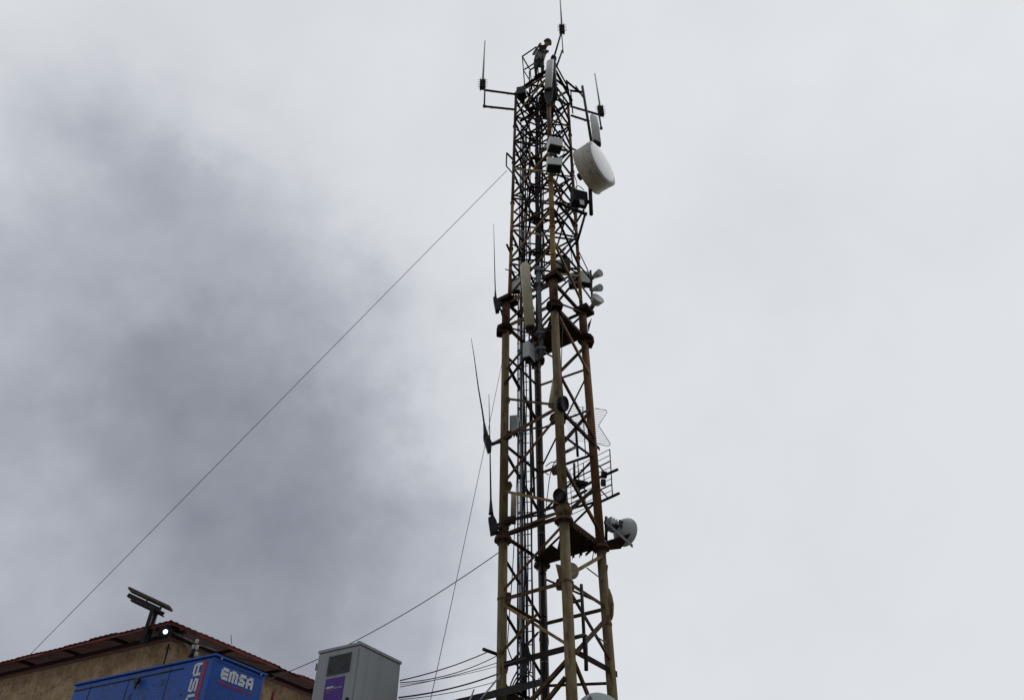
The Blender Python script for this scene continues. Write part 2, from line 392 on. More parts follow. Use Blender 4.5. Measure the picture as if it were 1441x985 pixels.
# ring beams at the two flanges and at the caps
for zf, mm in ((ZA + .1, M_plate), (ZB + .12, M_br), (ZC - .1, M_brdark)):
    for k1, k2 in (('L', 'F'), ('F', 'R'), ('L', 'B'), ('B', 'R')):
        brace(k1, zf, k2, zf, mm if (k1, k2) != ('L', 'F') or zf == ZA + .1 else M_brochre, .09, off=0)
for k1, k2 in (('L', 'F'), ('F', 'R'), ('L', 'B'), ('B', 'R')): brace(k1, ZB + .15, k2, ZC - .12, M_br, .05, off=.05)
for zj in (5.8, 6.93, 8.45, 9.22, 10.45, 11.55, 12.7):
    for k in 'LF':
        for k2 in (('F', 'B') if k in 'LR' else ('L', 'R')):
            if (int(zj * 10) + ord(k) + ord(k2)) % 3 == 0: continue
            p = leg(k, zj); d = (leg(k2, zj) - p).normalized(); ow = ((p + leg(k2, zj)) / 2 - cen(zj)); ow.z = 0; ow.normalize()
            b = B(); e = p + d * (rad[k] + .045) + ow * .018
            b.plate([e - d * .07 + Z * .13, e + d * .05 + Z * .10, e + d * .09, e + d * .05 - Z * .10, e - d * .07 - Z * .13], .010)
            for q in (-.06, .0, .06): b.tube(e + Z * q + d * .03, e + Z * q + d * .03 + ow * .022, .011, n=6)
            part(b, 'joint_plate', M_br if k in 'FL' else M_brdark, p)
# upper lattice: seven bays
nb = 7; hb = (ZT - ZC) / nb
for i in range(nb):
    z0 = ZC + i * hb + .04; z1 = z0 + hb
    for fi, (k1, k2) in enumerate((('L', 'F'), ('F', 'R'), ('L', 'B'), ('B', 'R'))):
        och = (fi < 2) and (i, fi) in ((1, 0), (3, 0), (6, 0), (2, 1), (0, 1), (4, 2))
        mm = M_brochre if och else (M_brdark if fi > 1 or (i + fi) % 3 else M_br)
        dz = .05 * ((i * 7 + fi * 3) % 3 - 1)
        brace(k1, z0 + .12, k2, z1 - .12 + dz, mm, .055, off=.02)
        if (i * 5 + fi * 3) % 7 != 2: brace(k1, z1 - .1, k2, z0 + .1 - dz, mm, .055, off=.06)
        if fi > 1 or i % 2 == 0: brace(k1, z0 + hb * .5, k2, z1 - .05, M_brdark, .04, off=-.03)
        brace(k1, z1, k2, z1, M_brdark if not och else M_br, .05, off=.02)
# interior diaphragms of the upper lattice
for i in range(0, nb):
    z1 = ZC + (i + 1) * hb + .05
    b = B(); m1 = [(leg(a, z1) + leg(c, z1)) / 2 for a, c in (('L', 'F'), ('F', 'R'), ('R', 'B'), ('B', 'L'))]
    for q in range(4): b.angle(m1[q], m1[(q + 1) % 4], .045, .008, Z)
    if i % 2: b.angle(m1[0] + Z * .3, m1[2] - Z * .4, .045, .008, Z)
    else: b.angle(m1[1] + Z * .3, m1[3] - Z * .5, .045, .008, Z)
    part(b, 'diaphragm', M_brdark, m1[0])
# platforms
def mid(a, c, z, t=.5): return leg(a, z).lerp(leg(c, z), t)
b = B(); z = ZA + .03
b.plate([leg('F', z), leg('R', z), mid('B', 'R', z, .22)], .012)
b.plate([mid('F', 'B', z - .02, .52), mid('B', 'R', z - .02, .45), leg('B', z - .02), mid('B', 'L', z - .02, .22)], .012)
for t in (.3, .6, .85): b.angle(mid('F', 'R', z - .05, t), mid('B', 'R', z - .05, .42 + .4 * t), .05, .008, Z)
part(b, 'platform', M_plate, leg('F', z))
b = B(); z = ZB + .08
b.plate([leg('F', z), leg('R', z), mid('R', 'B', z, .75), cen(z)], .012)
b.plate([mid('F', 'B', z - .02, .45), mid('B', 'R', z - .02, .4), leg('B', z - .02), mid('B', 'L', z - .02, .5)], .012)
for t in (.35, .7): b.angle(mid('F', 'R', z - .05, t), cen(z - .05).lerp(leg('B', z - .05), t), .05, .008, Z)
part(b, 'platform', M_plate, leg('F', z))
b = B(); z = 23.25
b.plate([mid('F', 'L', z, .25), mid('F', 'R', z, .35), mid('R', 'B', z, .5), mid('F', 'B', z, .62)], .02)
part(b, 'platform', M_plate, cen(z)); b = B()
b.plate([leg('L', z + .62), mid('L', 'F', z + .62, .28), mid('L', 'B', z + .62, .3)], .02)
part(b, 'platform', M_plate, cen(z))
# platform wing under the small dish, light bar on its edge
b = B(); q1, q2 = P(852, 772, 13.75), P(889, 764, 13.3); q3 = P(848, 728, 14.0)
b.plate([leg('R', ZA + .12), V((q2.x, q2.y, ZA + .2)), V((q2.x - .12, q2.y + .65, ZA + .2)), leg('R', ZA + .12) + V((-.05, .5, .06))], .012)
part(b, 'platform', M_plate, q1)
b = B(); b.angle(P(852, 734, 13.5), P(889, 767, 13.15), .055, .012, (0, -1, .5)); part(b, 'strut', M_galvdk, q1)
# top cage and rails over the left side of the top
def rail(b, pts, w_=.035):
    for p, q in zip(pts, pts[1:]): b.angle(p, q, w_, .006, (0, -1, 0.2))
YA, YD = 12.95, 13.45
A_, B_, D_ = P(735, 79, 13.1), P(754, 66, 12.75), P(746, 98, 13.5)
A2, B2, D2 = P(739, 130, 13.15), P(758, 108, 12.8), P(751, 148, 13.5)
A3, B3 = P(737, 98, 13.12), P(756, 86, 12.78)
for name, prs in (('rail', [(A_, B_), (A_, D_), (A3, B3), (D_, P(757, 91, 13.1)), (B_, P(766, 82, 12.9)), (P(737, 100, 13.12), P(757, 132, 13.5))]),):
    for p, q in prs: b = B(); b.angle(p, q, .04, .007, (0, -1, .2)); part(b, 'rail', M_dark, p)
for p, q in ((A_, A2), (D_, D2), (B_, B2)): b = B(); b.angle(p, q, .035, .006, (0, -1, .2)); part(b, 'rail_post', M_dark, p)
for (x1, y1, Y1, x2, y2, Y2, w_) in ((726, 129, 13.2, 770, 98, 12.5, .07), (752, 109, 12.85, 762, 103, 12.6, .11), (745, 100, 13.4, 745, 150, 13.5, .04), (738, 125, 13.2, 762, 152, 13.6, .06),
        (744, 146, 13.5, 771, 118, 12.9, .06), (758, 104, 12.8, 766, 122, 13.0, .06), (743, 150, 13.3, 760, 110, 13.0, .05), (728, 134, 13.2, 765, 172, 13.8, .07),
        (752, 150, 13.2, 772, 158, 12.8, .06), (731, 170, 13.1, 771, 146, 12.6, .06), (781, 96, 12.7, 806, 142, 13.4, .06), (783, 112, 12.8, 800, 125, 13.3, .05),
        (785, 135, 12.8, 802, 126, 13.3, .07), (803, 127, 13.4, 821, 129, 13.35, .05), (810, 121, 13.4, 823, 140, 13.35, .05), (803, 127, 13.4, 806, 160, 13.5, .04), (797, 113, 13.2, 803, 148, 13.5, .06), (798, 114, 13.2, 818, 131, 13.4, .05), (783, 92, 12.6, 799, 122, 13.2, .03)):
    b = B(); b.angle(P(x1, y1, Y1), P(x2, y2, Y2), w_, .01, (0, -.6, .8)); part(b, 'top_frame', M_dark, P(x1, y1, Y1))
# the small bracket on the left leg that holds the guy wire
b = B(); q = [P(x, y, 13.2) for x, y in ((725, 227), (713, 215), (712.5, 234), (722, 245))]
for i in range(3): b.angle(q[i], q[i + 1], .04, .008, (0, -1, 0))
part(b, 'guy_bracket', M_dark, q[0])
# centre pole stubs poking out on the left
for (x1, y1, x2, y2, w_) in ((713, 344, 719, 357, .03), (711, 379, 727, 384, .014), (680, 913, 702, 921, .03)):
    b = B(); b.tube(P(x1, y1, 13.0), P(x2, y2, 13.25), w_, n=8); part(b, 'stub_pipe', M_dark, P(x2, y2, 13.2))
for (x, y, yy, s_) in ((856, 796, 13.5, 1), (859, 862, 13.5, 1), (789, 795, 12.3, -1)):
    c = P(x, y, yy); b = B(); c = c - V((.09, 0, 0)) if y < 799 and x > 800 else c
    if (x, y) == (859, 862):
        b.lathe(P(858, 842, 13.5) + V((.0, .03, -.1)), Z, [(-.28, .02), (-.2, .05), (0, .075), (.15, .06), (.3, .02)], n=16)
    else: b.plate([c, c + V((.09 * s_, 0, .02)), c + V((.03 * s_, 0, -.3)), c + V((-.05 * s_, 0, -.3))], .015)
    part(b, 'gusset', M_leg, c)

# ------------------------------------------------------------------ ladder and cables inside the tower
def vert(x, y, Y): return P(x, y, Y)
def up(x, y, Y, z, lean=True):
    q = P(x, y, Y); s_ = 0 if (z < ZC or not lean) else .03 + .12 * (z - ZC) / 9.4
    return V((q.x + s_, q.y, z))
lad = thing('ladder', 'narrow rusty ladder running up inside the left face of the tower', 'ladder', up(738, 900, 14.0, 0))
for x in (727.5, 748.5):
    b = B(); b.tube(up(x, 900, 13.95, 0), up(x, 900, 13.95, ZC), .017, n=8); b.tube(up(x, 900, 13.95, ZC), up(x, 900, 13.95, ZT - .4), .017, n=8); b.build('rail', M_legred if x > 730 else M_dark, lad, origin=up(x, 900, 13.95, 0))
for i in range(18, 96):
    z = i * .245
    b = B(); b.tube(up(727.5, 900, 13.95, z), up(748.5, 900, 13.95, z + .03), .010, n=6); b.build('rung', M_dark, lad, origin=up(727.5, 900, 13.95, z))
cond = B(); cond.tube(up(733, 900, 13.75, 0), up(733, 900, 13.75, ZC), .040, n=12); cond.tube(up(733, 900, 13.75, ZC), up(733, 900, 13.75, 22.9), .040, n=12)
for i in range(24):
    c = up(733, 900, 13.75, 2 + i * .87); cond.tube(c, c + Z * .03, .047, n=12)
tag(cond.build('conduit', M_galv, origin=up(733, 900, 13.75, 0)), 'pale grey galvanised conduit running up inside the left side of the tower', 'conduit')
cabs = [(738.5, 900, 13.72, .016, 23), (740.5, 900, 13.70, .020, 22.4), (736.0, 900, 13.70, .011, 21), (743.5, 901, 13.85, .014, 20.5), (730, 900, 13.66, .008, 19.4), (751, 900, 13.9, .011, 23)]
for i, (x, y, Y, r, zt) in enumerate(cabs):
    pts = []
    zz = 3.0 if i else .1
    while zz < zt:
        pts.append(up(x, y, Y, zz) + V((.012 * math.sin(zz * 1.7 + i * 2), .01 * math.cos(zz * 1.3 + i), 0))); zz += .35
    b = B(); b.path(pts, r, 7)
    tag(b.build('feeder_cable', M_cable, origin=pts[0]), 'black feeder cable strapped up the ladder inside the tower', 'cable', 'black feeder cables along the ladder')
# thick dark bundle beside the rear leg
bc = thing('cable_bundle', 'thick bundle of blue black feeder cables running up beside the rear tower leg', 'cable bundle', up(765.5, 900, 14.0, 0))
for i in range(9):
    an = i * 2 * math.pi / 8; rr = .035 if i < 8 else 0
    pts = [up(765.5, 900, 14.05, .1 + j * .4) + V((rr * math.cos(an) + .01 * math.sin(j * .9 + i), rr * math.sin(an) + .01 * math.cos(j * .7 + i), 0)) for j in range(56)]
    b = B(); b.path(pts, .017, 6); b.build('cable', M_cable, bc, origin=pts[0])
for j in range(26):
    b = B(); c = up(765.5, 900, 14.05, 1 + j * .85); b.tube(c, c + Z * .025, .064, n=12); b.build('cable_tie', M_galvdk if j % 3 == 0 else M_black, bc, origin=c)
ub = thing('cable_bundle', 'broad dark cable bundle running down the middle of the upper tower section', 'cable bundle', P(760, 375, 13.2))
for i in range(7):
    pts = []
    for j in range(26):
        z = 15.2 + j * .34; c = cen(z); pts.append(V((c.x - .12 + .035 * (i - 3) * .8 + .012 * math.sin(j * .8 + i * 2), 13.15 + .04 * (i % 2) , z)))
    b = B(); b.path(pts, .020, 6); b.build('cable', M_cable, ub, origin=pts[0])
# looser loops of cable
for i, (pts2, Y, r, lab) in enumerate((
        ([(783, 90), (777, 110), (783, 132), (774, 160), (779, 190)], 12.6, .012, 'black cable looping down from the top mast beside the white panel antenna'),
        ([(790, 130), (794, 150), (789, 175), (795, 205), (788, 235)], 13.3, .011, 'black cable winding down the upper tower left of the white drum dish'),
        ([(822, 268), (812, 262), (806, 280), (812, 305), (803, 340), (806, 372)], 13.2, .012, 'black cable hanging in a curve below the white drum dish'),
        ([(745, 395), (741, 420), (752, 436), (748, 470), (757, 500)], 12.7, .011, 'black cable sagging behind the yellowed panel antenna'),
        ([(788, 640), (776, 660), (770, 700), (765, 745)], 12.9, .010, 'black cable curving from the front leg to the rear leg above the lower platform'),
        ([(768, 656), (777, 650), (790, 652), (796, 648)], 13.0, .010, 'short black cable loop crossing between the front leg and rear leg'),
        ([(751, 676), (757, 668), (764, 664), (772, 668)], 13.6, .010, 'short black cable loop left of the rear leg'),
        ([(792, 440), (791, 480), (790, 520), (792, 556)], 12.4, .010, 'thin black cable hanging straight down in front of the upper platform'),
        ([(812, 226), (806, 238), (812, 262), (803, 282), (799, 300)], 13.25, .011, 'black cable drooping from the back of the drum dish into the tower'),
        ([(857, 742), (851, 756), (846, 748), (838, 765), (833, 790)], 13.75, .010, 'black cable drooping from the small grey dish behind the right leg'),
        ([(770, 938), (765, 960), (758, 972), (748, 985), (745, 1010)], 13.5, .009, 'thin black cable looping down at the foot of the visible tower'),
        ([(714, 910), (722, 930), (735, 942), (751, 955), (758, 985)], 13.3, .011, 'black cable curving over the end of the cable bridge'),
        ([(733, 560), (729, 640), (726, 700), (722, 790), (714, 905)], 13.5, .010, 'long dark green cable running down beside the left leg'),
        ([(769, 885), (772, 905), (766, 925), (770, 945), (757, 955)], 13.4, .007, 'thin dark cable dangling beside the rear leg'))):
    ctrl = [P(x, y, Y) for x, y in pts2]; pts = []
    for j in range(len(ctrl) - 1):
        p0, p1, p2, p3 = ctrl[max(j - 1, 0)], ctrl[j], ctrl[j + 1], ctrl[min(j + 2, len(ctrl) - 1)]
        for t in [q / 6 for q in range(6)]:
            pts.append(.5 * ((2 * p1) + (p2 - p0) * t + (2 * p0 - 5 * p1 + 4 * p2 - p3) * t * t + (3 * p1 - p0 - 3 * p2 + p3) * t ** 3))
    pts.append(ctrl[-1]); b = B(); b.path(pts, r, 6)
    tag(b.build('cable', M_cable, origin=pts[0]), lab, 'cable')

# ------------------------------------------------------------------ antennas on the tower
def rod_antenna(label, top, bot, Y, arms, r=.034, pipe=None, cluster=True, m=M_rod):
    pt, pb = P(*top, Y), P(*bot, Y)
    t = thing('rod_antenna', label, 'antenna', pb, 'pale rod antennas round the tower top')
    b = B(); b.tube(pb, pt, r, r * .7, n=10); b.build('rod', m, t, origin=pb)
    b = B()
    d = (pt - pb).normalized()
    for k in range(5):
        c = pb - d * (.03 + .105 * k); b.box(c, (1, 0, 0), (0, 1, 0), Z, .19 - .02 * (k % 2), .13, .045, bev=.008)
        for s_ in (-1, 1): b.tube(c + V((s_ * .07, -.12, 0)), c + V((s_ * .07, .12, 0)), .008, n=6)
        b.tube(c + V((-.16, -.04, .01)), c + V((.16, -.04, .01)), .007, n=6)
    b.build('clamp', M_black, t, origin=pb)
    if pipe:
        b = B(); b.tube(P(*pipe[0], Y), P(*pipe[1], Y), .028, n=10); b.tube(P(*pipe[1], Y) - Z * .02, P(*pipe[1], Y) + Z * .05, .05, n=10); b.build('mount_pipe', M_galvdk, t, origin=pb)
    for (p, q, Y2) in arms:
        b = B(); a_, c_ = P(*p, Y), P(*q, Y2); b.tube(a_, c_, .036, n=10)
        for f_ in (.25, .75): e_ = a_.lerp(c_, f_); b.box(e_ - Z * .05, (1, 0, 0), (0, 1, 0), Z, .02, .02, .08)
        b.build('arm', M_dark, t, origin=pb)
    return t
rod_antenna('pale rod antenna on two horizontal arms, out to the left of the tower top', (682.5, 58), (679.5, 114), 12.9, [((681, 127), (725, 133), 13.2), ((681, 150), (724, 154.5), 13.2)], pipe=((682.5, 120), (681.5, 150)))
rod_antenna('pale rod antenna at the very highest point, above the leaning mast', (788, -6), (790.5, 37), 12.5, [], pipe=None)
rod_antenna('pale rod antenna on arms right of the tower top, above the drum dish', (837, 104), (844.5, 151), 13.4, [((843.5, 162), (803, 150), 13.6), ((829, 171), (804, 163), 13.6)], pipe=((843, 160), (846, 181)), r=.03)
t = thing('antenna_mast', 'dark leaning mast with a parallel strut at the tower peak carrying the highest rod', 'mast', P(780, 130, 12.5))
for p, q, r, nm_ in (((790, 46), (779, 83), .032, 'upper_pole'), ((779, 80), (781, 140), .075, 'pole'), ((791.5, 71), (783, 95), .030, 'strut'), ((790.5, 49), (792.5, 75), .018, 'link')):
    b = B(); b.tube(P(*p, 12.5), P(*q, 12.5), r, n=10)
    if nm_ == 'pole': b.tube(P(779, 82, 12.5), P(779, 84, 12.5), .10, n=12)
    b.build(nm_, M_dark if nm_ != 'link' else M_galvdk, t, origin=P(780, 130, 12.5))

def whip(label, pts, Y, base_pts, r=.016, arm=None, bracket=True):
    pp = [P(x, y, Y) for x, y in pts]
    t = thing('whip_antenna', label, 'antenna', pp[-1], 'thin black whip antennas on the left of the tower')
    n_ = len(pp); b = B(); b.path(pp, [.005 + (r - .005) * i / (n_ - 1) for i in range(n_)], 7); b.build('whip', M_black, t, origin=pp[-1])
    b = B(); e_ = pp[-1]; dn = (pp[-1] - pp[-2]).normalized()
    b.lathe(e_ - dn * .30, dn, [(0, r), (.28, r * 2.2), (.32, r * 2.6)], n=10); b.build('spring_base', M_black, t, origin=e_)
    b = B()
    q = [P(x, y, Y) for x, y in base_pts]; b.plate(q, .16); b.build('mount_box', M_black, t, origin=e_)
    if arm:
        b = B(); b.tube(P(*arm[0], Y), P(*arm[1], 13.25), .035, n=10); b.build('arm', M_dark, t, origin=e_)
    return t
whip('thin black whip antenna beside the left leg, level with the floodlight horns', [(694.7, 315), (695.5, 350), (696.3, 385), (697.3, 421)], 13.0, [(694, 421), (698, 421), (705, 428), (702, 438), (697.5, 439)], arm=((700, 430), (712, 424)))
whip('tilted black whip antenna sticking out left at the end of the long crossing angle iron', [(663, 476), (667, 500), (673, 545), (679, 580), (683.5, 612)], 12.95, [(680, 617), (687, 613), (692, 624), (691, 634), (686, 636)], r=.022, arm=((690, 625), (706, 621)))
whip('upright black whip antenna just above the lower platform, left of the left leg', [(688, 555), (689, 600), (690, 660), (691, 722)], 12.95, [(687, 731), (694, 726), (699, 735), (701, 749), (690, 752)], r=.02, arm=((698, 742), (708, 744)))

def panel(label, tl, tr, br, bl, Y, depth, m, name='panel_antenna', back=None, cap=M_dark, dY=0.0):
    """upright panel antenna; corners in the picture, real depth behind; dY leans the top"""
    q = [P(*tl, Y + dY), P(*tr, Y + dY), P(*br, Y), P(*bl, Y)]
    c = sum(q, V()) / 4; t = thing(name, label, 'antenna', c)
    x = ((q[1] - q[0]) + (q[2] - q[3])).normalized(); z_ = ((q[0] - q[3]) + (q[1] - q[2])).normalized(); y = z_.cross(x).normalized()
    wd = ((q[1] - q[0]).length + (q[2] - q[3]).length) / 2; ht = ((q[0] - q[3]).length + (q[1] - q[2]).length) / 2
    b = B(); n_ = 10; prof = []
    for i in range(n_ + 1):
        an = math.pi * i / n_; prof.append((-.5 * wd * math.cos(an), -depth * .55 * math.sin(an) ** .6))
    prof += [(wd / 2, depth * .45), (-wd / 2, depth * .45)]
    lo = [b.bm.verts.new(c - z_ * ht / 2 + x * a_ + y * d_) for a_, d_ in prof]; mi_ = [b.bm.verts.new(c + z_ * ht * .46 + x * a_ + y * d_) for a_, d_ in prof]
    hi = [b.bm.verts.new(c + z_ * ht / 2 + x * a_ * .55 + y * d_ * .6) for a_, d_ in prof]
    b.bridge(lo, mi_); b.bridge(mi_, hi); b.bm.faces.new(hi); b.bm.faces.new(lo[::-1]); b.build('radome', m, t, origin=c)
    b = B(); b.box(c - z_ * (ht / 2 + .035), x, y, z_, wd * .86, depth * .9, .06, bev=.01)
    for s_ in (-.28, 0, .28): b.tube(c - z_ * (ht / 2 + .05) + x * wd * s_, c - z_ * (ht / 2 + .16) + x * wd * s_, .02, n=8)
    b.build('end_cap', cap, t, origin=c)
    for f_ in (-.33, .33):
        b = B(); b.box(c + z_ * ht * f_ + y * (depth * .45 + .09), x, y, z_, wd * .5, .17, .06); b.build('bracket', M_galvdk, t, origin=c)
    if back:
        b = B(); b.tube(P(*back[0], back[2]), P(*back[1], back[2]), back[3], n=12); b.build('pole', back[4], t, origin=c)
    return t
panel('white panel antenna with dark underside on the tower top front corner, below the mast', (770, 86), (778.5, 86), (777, 124), (765.5, 129), 12.25, .17, M_white, cap=M_black, dY=-.1)
b = B(); b.plate([P(x, y, 12.3) for x, y in ((766, 133), (775, 122), (779, 124), (777, 140), (770, 146))], .12)
tag(b.build('antenna_bracket', M_dark, origin=P(773, 130, 12.3)), 'dark angular bracket under the white panel antenna at the tower top', 'bracket')
panel('white panel antenna on a dark pole directly above the white drum dish', (831, 163), (841, 166), (846.5, 205), (834, 197), 13.1, .16, M_white, cap=M_dark, back=((819.5, 122), (833, 205), 13.35, .045, M_dark))
panel('long yellowed panel antenna hanging on the front face just above the upper platform', (732, 371), (744.5, 371), (753, 458), (738.5, 462), 12.45, .15, M_yell, cap=M_plate)
panel('small pale panel antenna inside the tower left of the conduit, above the lower platform', (719, 694), (727.5, 694), (726.5, 727), (718.5, 727), 13.45, .08, M_yell, cap=M_dark)
# galvanised pole with radio units in front of upper platform
t = thing('mount_pole', 'straight grey galvanised pole beside the yellowed panel antenna on the front face', 'pole', P(762, 505, 12.55))
b = B(); b.tube(P(757.5, 376, 12.6), P(762, 504, 12.6), .052, n=14); b.build('pole', M_galvdk, t, origin=P(762, 505, 12.55))
for y in (382, 400, 470, 492):
    b = B(); c = P(757.5 + (y - 376) / 128 * 4.5, y, 12.6); b.box(c, (1, 0, 0), (0, 1, 0), Z, .2, .16, .07, bev=.01); b.build('clamp', M_galvdk, t, origin=c)
b = B(); b.tube(P(762, 464, 12.6), P(779, 465, 12.5), .02, n=8); b.build('arm', M_galvdk, t, origin=P(762, 464, 12.6))
b = B(); b.tube(P(763, 494, 12.6), P(779, 503, 12.5), .022, n=8); b.build('arm', M_galvdk, t, origin=P(763, 494, 12.6))

def radio(label, x, y, Y, wd, ht, dp, yaw=0, m=M_grey, fins=True, name='radio_unit', tilt=0):
    c = P(x, y, Y); t = thing(name, label, 'radio unit', c)
    X = V((math.cos(yaw), math.sin(yaw), 0)); Yv = V((-math.sin(yaw), math.cos(yaw), 0))
    b = B(); b.box(c, X, Yv, Z, wd, dp, ht, bev=.015); b.build('housing', m, t, origin=c)
    if fins:
        b = B()
        k = 7
        for i in range(k): b.box(c + X * (wd * (i / (k - 1) - .5) * .86) + Yv * (dp / 2 + .02), X, Yv, Z, .006, .04, ht * .9)
        b.build('heat_sink', m, t, origin=c)
    b = B(); b.box(c - Z * (ht / 2 + .012), X, Yv, Z, wd * .9, dp * .85, .02)
    for s_ in (-.3, 0, .3): b.tube(c - Z * (ht / 2 + .02) + X * wd * s_, c - Z * (ht / 2 + .10) + X * wd * s_, .016, n=8)
    b.build('connector_plate', M_black, t, origin=c)
    b = B(); b.box(c + Yv * (dp / 2 + .10), X, Yv, Z, wd * .4, .14, ht * .3); b.build('bracket', M_galvdk, t, origin=c)
    return t
radio('grey radio unit on the front leg, upper of two left of the drum dish', 780.5, 205, 12.0, .38, .34, .30, .25, M_white)
radio('grey radio unit on the front leg, lower of two left of the drum dish', 779.5, 233, 12.0, .40, .30, .30, .1, M_white)
radio('pale green grey radio unit low on the galvanised pole at the upper platform', 744, 496, 12.55, .17, .42, .26, -.5, M_grey)
radio('dark grey radio unit squeezed between the galvanised pole and the pale green one', 753, 498, 12.75, .16, .52, .22, .2, M_galvdk)
radio('grey radio unit inside the tower behind the left leg, above the long crossing angle iron', 723.5, 598, 13.4, .18, .42, .16, -.2, M_grey, fins=False)
radio('black radio unit with a white plate, hanging below the drum dish', 815, 280, 13.2, .44, .50, .24, .3, M_black)
b = B(); b.box(P(819, 285, 12.98), (1, .3, 0), (-.3, 1, 0), Z, .13, .01, .2); tag(b.build('name_plate', M_white, origin=P(819, 285, 12.98)), 'small blank white plate on the black radio unit below the drum dish', 'plate')
radio('grey radio unit inside the right leg near the horn antennas, upper', 784, 375, 13.0, .20, .30, .2, 0, M_grey)
radio('big pale radio unit behind the right leg, left of the horn antennas', 824, 393, 13.8, .32, .42, .2, .2, M_white)
radio('pale radio unit behind the front leg at the base of the upper lattice', 807, 395, 13.7, .26, .42, .2, -.2, M_grey)
radio('dark radio unit between front and right legs at the base of the upper lattice', 795, 374, 13.1, .24, .44, .2, .2, M_black)
radio('pale box behind the yellowed panel antenna on the left face', 726, 402, 13.3, .22, .44, .14, -.3, M_white, fins=False)
radio('dark radio unit on the left corner of the tower top', 734, 131, 13.1, .30, .40, .24, -.2, M_black)

# pole and arm below the drum dish
t = thing('dish_mount', 'dark pipe and sloping struts that carry the drum dish on the right leg', 'mount', P(830, 290, 13.1))
for p, q, r, Y1, Y2, nm_ in (((829, 232), (832, 302), .055, 13.15, 13.15, 'pole'), ((795, 290), (826, 302), .05, 12.9, 13.1, 'arm'), ((824, 300), (811, 345), .035, 13.2, 13.5, 'strut'), ((783, 285), (822, 300), .04, 12.6, 13.2, 'arm'),
        ((806, 210), (822, 216), .03, 13.5, 13.2, 'arm'), ((800, 262), (828, 285), .05, 13.5, 13.15, 'strut'), ((822, 295), (808, 318), .03, 13.1, 13.5, 'strut'), ((786, 288), (812, 318), .04, 12.7, 13.4, 'strut')):
    b = B(); b.tube(P(*p, Y1), P(*q, Y2), r, n=12); b.build(nm_, M_black, t, origin=P(830, 290, 13.1))
def azv(a): return V((math.sin(R(a)), math.cos(R(a)), 0))
DA = azv(128)
fc = P(846.5, 230.5, 12.75)
t = thing('drum_dish', 'large white drum shaped microwave dish on the right side of the upper tower', 'dish antenna', fc)
b = B(); rD = .70; b.lathe(fc, DA, [(-.70, .05), (-.68, .14), (-.60, .30), (-.52, .60), (-.50, rD + .01), (-.47, rD + .02), (-.46, rD), (-.02, rD), (-.015, rD + .012), (.008, rD + .012), (.01, rD - .02)], n=64); b.build('shroud', M_dish, t, origin=fc)
b = B(); b.lathe(fc, DA, [(.011, rD - .015), (.03, rD * .8), (.045, rD * .45), (.05, .01)], n=64); b.build('radome', M_face, t, origin=fc)
b = B(); b.tube(fc - DA * .68, fc - DA * .78, .11, n=16); b.build('feed_hub', M_dark, t, origin=fc)
xx, yy, _ = basis(DA)
b = B()
for i in range(12):
    an = i * math.pi / 6 + .2; nn = xx * math.cos(an) + yy * math.sin(an); b.box(fc - DA * .03 + nn * (rD + .014), DA, nn.cross(DA), nn, .07, .035, .012)
b.lathe(fc - DA * .19, DA, [(-.004, rD + .001), (-.002, rD + .004), (.002, rD + .004), (.004, rD + .001)], n=64, close=False)
b.build('rim_clips', M_grey, t, origin=fc)
b = B()   # faded marking on the shroud
cc = fc - DA * .22
for i in range(-5, 6):
    if abs(i) == 5 or i % 2: 
        an = R(180 + 62) + i * .022; c = cc + (xx * math.cos(an) + yy * math.sin(an)) * (rD + .003) + DA * (.05 * math.cos(i * 1.3))
        nn = (xx * math.cos(an) + yy * math.sin(an)); b.box(c, DA, nn.cross(DA), nn, .05, .018, .003)
FADE = b.build('marking', mat('faded_blue', (.10, .11, .22), (.2, .2, .27), scale=30, bump=0), t, origin=fc)
# small dish seen from behind above lower platform
dc = P(879, 748, 13.8); dd = azv(48)
t = thing('small_dish', 'small grey round dish seen from behind, right of the lower platform', 'dish antenna', dc)
b = B(); b.lathe(dc, dd, [(-.20, .04), (-.19, .10), (-.13, .19), (-.05, .26), (.02, .285), (.03, .295), (.045, .295), (.04, .27), (-.02, .24), (-.1, .15), (-.13, .01)], n=40); b.build('reflector', M_grey, t, origin=dc)
oc = P(861, 739, 13.85); b = B(); b.box(oc, dd, dd.cross(Z), Z, .26, .2, .22, bev=.03)
for s_ in (-.08, 0, .08): b.box(oc + Z * .12 + dd * s_, dd, dd.cross(Z), Z, .015, .18, .03)
b.build('radio_housing', M_grey, t, origin=dc)
b = B(); b.tube(dc - dd * .18, oc + V((.08, 0, 0)), .07, n=14); b.tube(P(853, 727, 13.6), P(853, 760, 13.6), .03, n=10); b.tube(oc, P(852, 735, 13.6), .04, n=10)
for s_ in (-.1, .1): b.box(dc - dd * .2 + dd.cross(Z) * s_ + Z * .06, dd, dd.cross(Z), Z, .12, .02, .16)
b.build('mount', M_dark, t, origin=dc)
# large dish at the bottom edge
dc = P(846, 1019, 12.55); dd = V((.30, -.95, .05)).normalized()
t = thing('round_dish', 'pale round dish at the bottom between the front and right legs', 'dish antenna', dc)
b = B(); b.lathe(dc, dd, [(-.26, .1), (-.24, .2), (-.1, .42), (0, .455), (.035, .465), (.045, .45), (.10, .30), (.14, .12), (.15, .01)], n=56); b.build('radome', mat('pale_green_grey', (.40, .45, .43), (.34, .38, .36), scale=3, bump=.03), t, origin=dc)
b = B(); hc_ = dc + Z * .27 + dd * .085 - V((.06, 0, 0)); b.lathe(hc_, (dd + Z * .35), [(-.05, .19), (.0, .19), (.015, .17), (.02, .01)], n=32); b.build('cover', M_galvdk, t, origin=dc)
b = B(); b.tube(dc - dd * .25, leg('R', dc.z + .1), .05, n=10); b.build('arm', M_galvdk, t, origin=dc)

